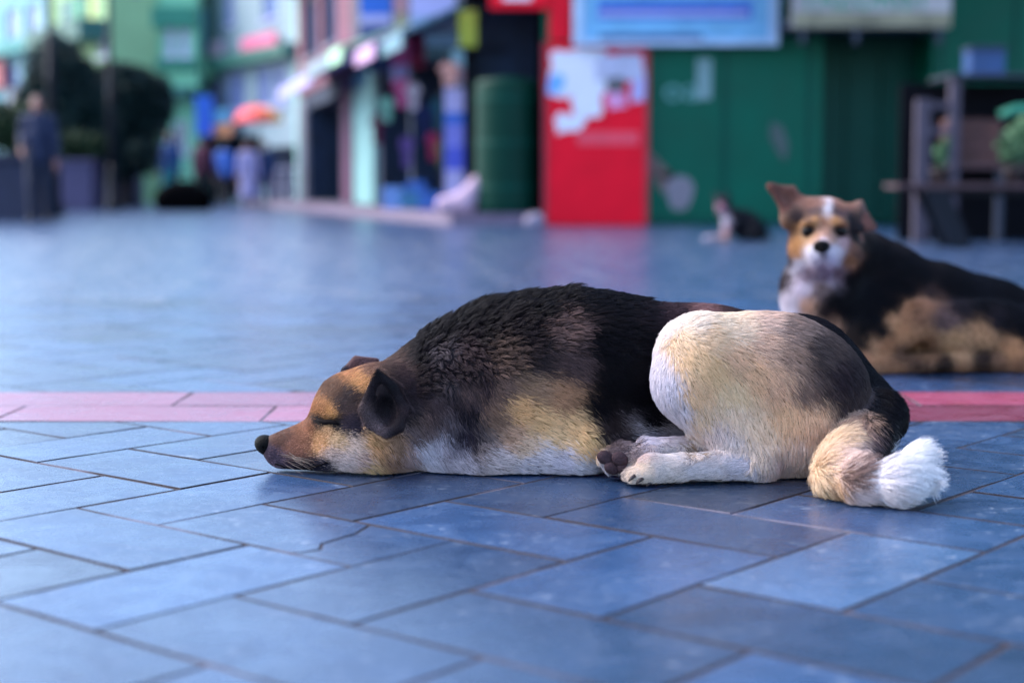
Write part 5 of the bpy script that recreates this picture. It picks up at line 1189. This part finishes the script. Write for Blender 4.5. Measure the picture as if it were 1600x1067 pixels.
# ------------------------------------------------------------------ the dog lying behind, looking at the camera
def watching_dog():
    rg = np.random.default_rng(5)
    Yb = 4.10
    fd = Field((0.50, 3.60, -0.03), (1.62, 4.42, 0.52), 0.006); C, B = fd.cone, fd.ball
    fd.path([P3(1300,500,4.03), P3(1370,488,4.08), P3(1450,500,4.10), P3(1540,526,4.12), P3(1610,556,4.10), P3(1650,566,4.08)], [.105,.128,.136,.136,.128,.11], .06)
    C(P3(1283,505,3.99), P3(1278,450,3.97), .088, .080, .05); C(P3(1280,450,3.97), P3(1295,395,3.95), .084, .072, .05)          # chest, neck
    C(P3(1380,430,4.08), P3(1330,385,4.0), .085, .06, .06)
    B(P3(1345,520,3.97), (.075,.06,.10), .05)
    # forelegs stretched towards the left
    for yy, u1 in ((3.90, 1190), (4.02, 1200)):
        a = P3(1345,555,yy+.04); a[2] = .075; e = np.array((at(u1,560,yy)[0], yy-.03, .028)); C(a, e, .05, .026, .03); C(e, e+(-.05,-.01,-.004), .03, .026, .02)
        C(P3(1330,520,yy+.08), a, .07, .052, .04)
    # near hind leg folded along the ground, shaped apart and laid against the body
    g = lambda u, Y, z: np.array((at(u,560,Y)[0], Y, z))
    ft = Field(fd.lo, fd.lo + fd.h*(fd.n-1.5), fd.h); C2, B2 = ft.cone, ft.ball
    B2(P3(1525,522,3.985), (.14,.07,.080), .03); C2(P3(1570,530,4.01), P3(1436,500,3.945), .088, .046, .04); C2(P3(1436,500,3.945), g(1388,3.925,.075), .046, .034, .02)
    C2(g(1388,3.925,.075), g(1345,3.915,.038), .034, .026, .02); C2(g(1345,3.915,.036), g(1318,3.91,.028), .027, .025, .015)
    n3 = np.minimum(ft.n, fd.n); s3 = tuple(slice(0, k_) for k_ in n3); fd.mix(s3, ft.F[s3], .010)
    C(g(1596,3.95,.034), g(1500,3.93,.026), .034, .024, .01); C(g(1500,3.93,.026), g(1385,3.90,.024), .024, .022, .01); C(g(1385,3.90,.024), g(1356,3.895,.024), .023, .026, .01)
    C(g(1650,4.0,.06), g(1592,3.95,.05), .06, .045, .03)
    # head
    Yh = 3.92; hc = P3(1288,374,Yh)
    B(hc, (.078,.085,.086), .03); B(P3(1290,342,Yh), (.060,.07,.050), .03); B(P3(1264,392,Yh-.01), (.042,.05,.052), .04); B(P3(1314,394,Yh-.01), (.042,.05,.052), .04)
    C(P3(1287,388,Yh-.05), P3(1284,396,Yh-.150), .047, .033, .025); C(P3(1285,372,Yh-.06), P3(1284,389,Yh-.150), .030, .020, .02); C(P3(1287,412,Yh-.04), P3(1285,410,Yh-.13), .034, .022, .02)
    for s, u in ((-1,1264),(1,1312)):
        B(P3(u,350,Yh-.078), (.022,.016,.013), .02)                                     # brow
        B(P3(u+s*1,361,Yh-.093), (.0135,.014,.0100), .006, None, True)                 # eye socket
    # left ear pricked, right ear folded over
    eL = [P3(1203,291,Yh-.005), P3(1234,345,Yh-.02), P3(1262,326,Yh+.0), P3(1238,296,Yh+.01), P3(1240,325,Yh+.035)]
    T, a, b, t2, ce = eL
    for p, q in ((T,a),(a,b),(b,t2),(t2,T)): fd.tri(p, q, ce, .0075, .012)
    C(a, b, .02, .022, .03); C(P3(1246,338,Yh+.02), ce, .03, .02, .03)
    eR = [P3(1322,324,Yh), P3(1344,317,Yh-.005), P3(1367,357,Yh-.03), P3(1338,360,Yh-.06), P3(1340,378,Yh-.02)]
    fd.tri(eR[0], eR[1], eR[3], .007, .010); fd.tri(eR[1], eR[2], eR[3], .0065, .008)
    V, Q = fd.surface(); V = relax(V, Q, 2, .45); V[:, 2] = np.where(V[:, 2] < .004, .004+(V[:, 2]-.004)*.02, V[:, 2]); N, A = vnormals(V, Q)
    k = (12,11,20); tan = (176,116,66); W = (225,220,232)
    DNl = (0,1); RT = (1,.3)
    S = [(1290,318,(150,98,78),(0,-1),7),(1268,318,(138,92,76),(0,-1),7),(1315,322,(150,98,74),(0,-1),7),(1270,332,(84,62,66),(-.3,-1),6),(1262,342,(120,84,66),(-.4,-1),5),(1312,334,(84,62,70),(.3,-1),6),
      (1293,318,W,(0,-1),6),(1293,326,W,(0,-1),6),(1281,316,(140,94,80),(0,-1),6),(1306,316,(140,94,80),(0,-1),6),(1293,334,(200,180,180),(0,-1),5),(1282,328,(96,70,70),(0,-1),6),(1305,328,(96,70,70),(0,-1),6),(1288,345,(150,100,72),(0,-1),5),(1272,344,(186,130,76),(-.3,-1),5),(1306,343,(186,130,76),(.3,-1),5),(1256,352,(190,134,80),(-.6,-.6),5),(1318,352,(170,116,80),(.6,-.6),5),
      (1250,340,(74,52,54),(-.4,-1),6),(1330,345,(40,30,36),(.4,-1),6),(1326,362,(96,66,60),(.6,-.3),6),(1288,362,(172,126,104),(0,-1),4),(1276,372,(178,130,96),(-.6,-.3),4),(1301,373,(180,136,116),(.6,-.3),4),(1262,376,(190,146,104),(-.9,.2),6),(1318,378,(200,160,160),(.9,.2),6),
      (1268,392,W,(-.8,.4),6),(1306,394,W,(.8,.4),6),(1284,378,(222,206,220),(0,-1),4),(1276,402,(216,212,228),(-.5,.7),6),(1300,404,(206,206,228),(.5,.7),6),(1285,402,(120,112,126),(0,1),3),(1286,410,(190,184,200),(0,1),4),(1286,418,(180,172,190),(0,1),8),
      (1244,380,(182,124,62),(-.3,1),12),(1242,398,(176,120,66),(-.2,1),14),(1247,415,(206,200,214),(-.2,1),12),(1336,386,(140,96,76),(.4,1),10),(1342,398,(104,70,58),(.4,1),12),(1330,408,(150,100,64),(.2,1),12),(1264,360,(16,11,11),(-.5,0),3),(1312,362,(16,11,11),(.5,0),3),(1340,375,(40,28,32),(.5,1),12),(1230,370,(110,74,56),(-.3,1),10),
      (1230,410,(52,40,50),(-.2,1),16),(1224,440,(60,42,48),(-.2,1),16),(1260,432,(150,128,140),(0,1),16),(1290,432,(176,166,184),(0,1),14),(1310,430,(120,100,110),(.2,1),14),(1254,455,(190,176,190),(0,1),18),(1238,474,(186,174,184),(0,1),18),(1234,492,(206,198,210),(0,1),20),(1285,450,(120,96,92),(0,1),18),(1262,478,(190,140,104),(0,1),18),  # greyed throat samples carry the shade below the chin
      (1330,440,k,(.6,.8),20),(1300,470,k,(.5,.9),20),(1360,410,k,(1,.3),20),(1360,460,k,(.8,.6),20),(1290,490,(60,42,40),(.3,1),18),(1300,508,(150,104,72),(.3,1),16),(1330,520,(56,40,34),(.3,1),16),(1280,510,(150,112,86),(0,1),16),(1350,540,(40,30,28),(.3,1),16),(1310,540,(66,48,42),(.3,1),16),(1370,500,k,(.6,.8),18),(1330,490,k,(.5,.9),18),
      (1420,420,k,(1,.3),20),(1420,455,k,(1,.4),20),(1366,392,k,(1,.4),18),(1382,406,k,(1,.4),18),(1352,428,k,(.8,.6),18),(1352,384,(26,18,22),(.8,.6),14),(1445,435,k,(1,.3),20),(1395,445,k,(1,.4),20),(1380,475,k,(.8,.6),20),(1360,490,k,(.7,.7),20),(1350,515,(18,14,18),(.5,.9),18),(1505,452,k,(1,.2),20),(1535,472,k,(1,.3),20),(1575,470,k,(1,.5),20),(1575,505,(24,20,26),(.8,.6),20),(1340,460,k,(.6,.8),20),(1600,520,k,(.8,.8),20),(1320,480,k,(.5,.9),20),(1480,440,k,(1,.2),20),(1540,450,(16,15,26),(1,.3),20),(1590,490,(16,15,26),(.8,.8),20),(1400,480,k,(.8,.5),20),(1380,520,(16,13,20),(.7,.6),18),(1450,462,(70,50,50),(.9,.4),16),(1430,490,(130,86,56),(.4,.9),14),(1500,480,(40,33,42),(.9,.3),17),(1480,500,(96,70,66),(.9,.4),16),(1560,500,(40,34,44),(.9,.5),17),
      (1410,520,(184,122,68),(-.2,1),12),(1396,502,(190,130,76),(-.2,1),12),(1418,487,(180,120,72),(0,1),13),(1445,472,(150,100,68),(.4,.9),14),(1366,541,(196,136,84),(-.6,.6),10),(1380,540,(182,118,66),(-.6,.6),12),(1350,556,(186,124,76),(-1,.3),10),(1440,530,(176,122,74),(.2,1),10),(1490,532,(190,140,86),(.1,1),13),(1540,528,(182,130,80),(.1,1),13),(1500,556,(180,130,84),(0,1),14),(1450,556,(150,102,66),(0,1),10),(1580,545,(186,126,72),(0,1),18),
      (1560,565,(130,86,56),(0,1),14),(1400,578,(166,108,66),(-1,0),10),(1500,580,(150,96,58),(-1,0),10),(1590,580,(160,102,62),(-.6,.6),12),(1340,575,(170,116,76),(-1,0),8),(1560,440,k,(1,.3),20),(1620,520,k,(.5,1),20),(1480,572,(66,44,36),(0,1),12),(1540,562,(76,50,40),(0,1),12),(1440,576,(96,62,44),(-1,0),10),(1410,555,(110,72,48),(-.5,.8),10)]  # darkest low samples paint the shaded gap beneath the thigh
    coat = Coat([(a_, b_, tuple(np.array(c_)*(.72 if sum(c_) < 200 else (.9 if sum(c_) < 450 else .97))), d_, l_) for a_, b_, c_, d_, l_ in S], 5.4)
    earL = np.array([T, a, b, t2, ce]); earR = np.array(eR)
    def look(P, n, jit=4.0):
        u, v = to_photo(P); U = np.stack([u, v], 1) + rg.normal(0, jit, (len(P), 2)); _, D, L = coat(U); Cc = coat(U + D*(L*.5*F_PX/P[:, 1])[:, None]*(jit > 0))[0]
        far = P[:, 1] > 4.16; Cc[far & (P[:, 2] > .1)] = lin(np.array(k)); 
        D3 = np.stack([D[:, 0], np.zeros(len(D)), -D[:, 1]], 1); hd = np.linalg.norm(P - hc, axis=1) < .16; D3[hd, 1] += .8
        lift = np.full(len(P), .3); lift[hd] = .2; face = hd & (P[:, 1] < Yh-.03) & (v < 412); L[face] = np.minimum(L[face], .004)
        le = (np.linalg.norm(P - earL[0], axis=1) < .045) | (np.linalg.norm(P - earL[3], axis=1) < .04) | (np.linalg.norm(P - earL[4], axis=1) < .026) | (np.linalg.norm(P - (earL[0]+earL[1])/2, axis=1) < .03)
        Cc[le] = lin(np.array((104,64,54))); rim = le & (np.abs(P[:, 1] - (Yh+.01)) < .02) & (u > 1222); Cc[rim] = lin(np.array((120,78,66)))
        inn = np.linalg.norm(P - (earL[4]+earL[1])/2, axis=1) < .026; Cc[inn] = lin(np.array((44,32,40)))
        re_ = (np.linalg.norm(P - earR[2], axis=1) < .045); Cc[re_] = lin(np.array((112,70,60))); rin = np.linalg.norm(P - earR[3], axis=1) < .024; Cc[rin] = lin(np.array((28,20,26)))
        L[le | re_ | rin | inn] = .006; D3[le] = earL[0]-earL[4]; D3[re_] = earR[2]-earR[0]
        keep = np.ones(len(P))
        for uu in (1263, 1313): keep[np.linalg.norm(P - P3(uu,361,Yh-.088), axis=1) < .0165] = 0
        keep[np.linalg.norm(P - P3(1284,388,Yh-.178), axis=1) < .019] = 0
        keep[n[:, 2] < -.8] *= .15; keep *= np.where(n[:, 1] > .5, .3, 1)
        return Cc, D3, L, lift, keep
    base = np.array((1.0, 4.0, 0.0)); me = np_mesh('dog', V-base, Q); set_color(me, 'coat', look(V, N, 0)[0])
    dog = link('dog', me, M_SKIN, None, base)
    tag(dog, 'black and tan dog with white blaze lying awake, looking at the camera', 'dog', 'dogs resting on the square')
    grow_fur('fur', dog, V, Q, N, A, look, 200000, rg, M_FUR, base=base, radius=.00042, clump=.45, tuft=.25, nclump=6000)
    for u in (1263, 1313):
        c = P3(u, 361, Yh-.076); f = Field(c-.03, c+.03, .0014); f.ball(c, .0165, .003); v_, q_ = f.surface(); link('eye', np_mesh('eye', v_-base, q_), M_EYE, dog)
    c = P3(1284, 386, Yh-.172); f = Field(c-.04, c+.04, .0016); f.ball(c, (.0205,.016,.0160), .004); f.cone(c+(0,-.006,-.004), c+(0,-.002,-.022), .006,.005,.006)
    for s in (-1, 1): f.cone(c+(s*.008,-.016,0), c+(s*.017,-.008,0), .0042,.003,.003,True)
    v_, q_ = f.surface(); link('nose', np_mesh('nose', v_-base, q_), M_NOSE, dog)
    return dog
watching_dog()

def far_dog():
    rg = np.random.default_rng(9); Y0 = 14.0; c = at(1150, 378, Y0); p = lambda u, v, y=0.0: at(u, v, Y0+y) - (c[0], 0, 0)
    fd = Field(at(1085,388,Y0)-(c[0],.45,.06), at(1215,295,Y0)-(c[0],-.4,-.06), .007); C, B = fd.cone, fd.ball
    fd.path([p(1150,345), p(1165,352,.04), p(1184,360,.08)], [.105,.115,.085], .06); C(p(1145,345), p(1132,325), .075, .055, .05); B(p(1129,318), (.06,.065,.055), .03)
    C(p(1126,324,-.04), p(1122,330,-.12), .034, .022, .02)
    for s in (-1, 1):
        a = p(1138,352,-.02+s*.06); e = p(1135,372,-.06+s*.07); e[2] = .03; C(a, e, .05, .032, .03); e2 = e+(-.16,-.05,-.005); C(e, e2, .03, .022, .02); C(e2, e2+(-.03,0,-.002), .026, .022, .01)
        q = p(1182,368,s*.1); q[2] = .06; C(p(1180,358,s*.06), q, .08, .05, .04); q2 = q+(-.14,-.02*s,-.03); C(q, q2, .04, .024, .02)
        h = p(1129+s*9,309); fd.tri(h+(-.01,0,.045), h+(-.02,0,-.01), h+(.02,.01,-.01), .009, .012)
    C(p(1192,366,.1), p(1202,374,.05)*(1,1,0)+(0,0,.035), .035, .02, .03)
    V, Q = fd.surface(); V = relax(V, Q, 2); V[:, 2] = np.where(V[:, 2] < .004, .004, V[:, 2]); N, A = vnormals(V, Q)
    S = [(1128,312,(36,30,44),(0,-1),5),(1124,322,(178,120,140),(0,1),5),(1120,330,(196,150,168),(0,1),5),(1116,318,(60,46,60),(0,1),6),(1140,318,(16,16,28),(1,.5),10),(1130,345,(170,160,176),(0,1),12),(1134,358,(176,140,150),(0,1),10),(1115,372,(186,166,180),(-1,0),6),(1100,375,(196,182,200),(-1,0),6),(1132,372,(190,140,130),(-1,0),6),
         (1150,335,(14,15,26),(1,.5),12),(1160,350,(12,13,24),(1,.5),12),(1180,350,(12,13,24),(1,.5),12),(1190,368,(10,12,22),(0,1),12),(1160,370,(14,16,28),(0,1),12),(1145,360,(20,18,30),(0,1),10)]
    coat = Coat(S)
    def look(P, n, jit=2.0):
        u, v = to_photo(P + (c[0],0,0)); Cc, D, L = coat(np.stack([u, v], 1) + rg.normal(0, jit, (len(P), 2)))
        return Cc, np.stack([D[:, 0], np.zeros(len(D))+.2, -D[:, 1]], 1), L, np.full(len(P), .3), np.where(n[:, 1] > .4, .2, 1.0)
    b0 = np.array((0, Y0, 0)); me = np_mesh('dog', V-b0, Q); set_color(me, 'coat', look(V, N, 0)[0]); dog = link('dog', me, M_SKIN, None, (c[0], Y0, 0))
    tag(dog, 'small dark dog with pale face and forelegs resting far off by the green wall', 'dog', 'dogs resting on the square')
    grow_fur('fur', dog, V, Q, N, A, look, 26000, rg, M_FUR, base=b0, radius=.0009, seg=4, clump=.4)
    q = p(1121.5,328.5,-.142); f = Field(q-.04, q+.04, .003); f.ball(q, (.017,.014,.013), .003); v_, q_ = f.surface(); link('nose', np_mesh('nose', v_-b0, q_), M_NOSE, dog)
    for s in (-1, 1):
        q = p(1127+s*4.4,316,-.057); f = Field(q-.03, q+.03, .0025); f.ball(q, .011, .003); v_, q_ = f.surface(); link('eye', np_mesh('eye', v_-b0, q_), M_EYE, dog)
    return dog
far_dog()
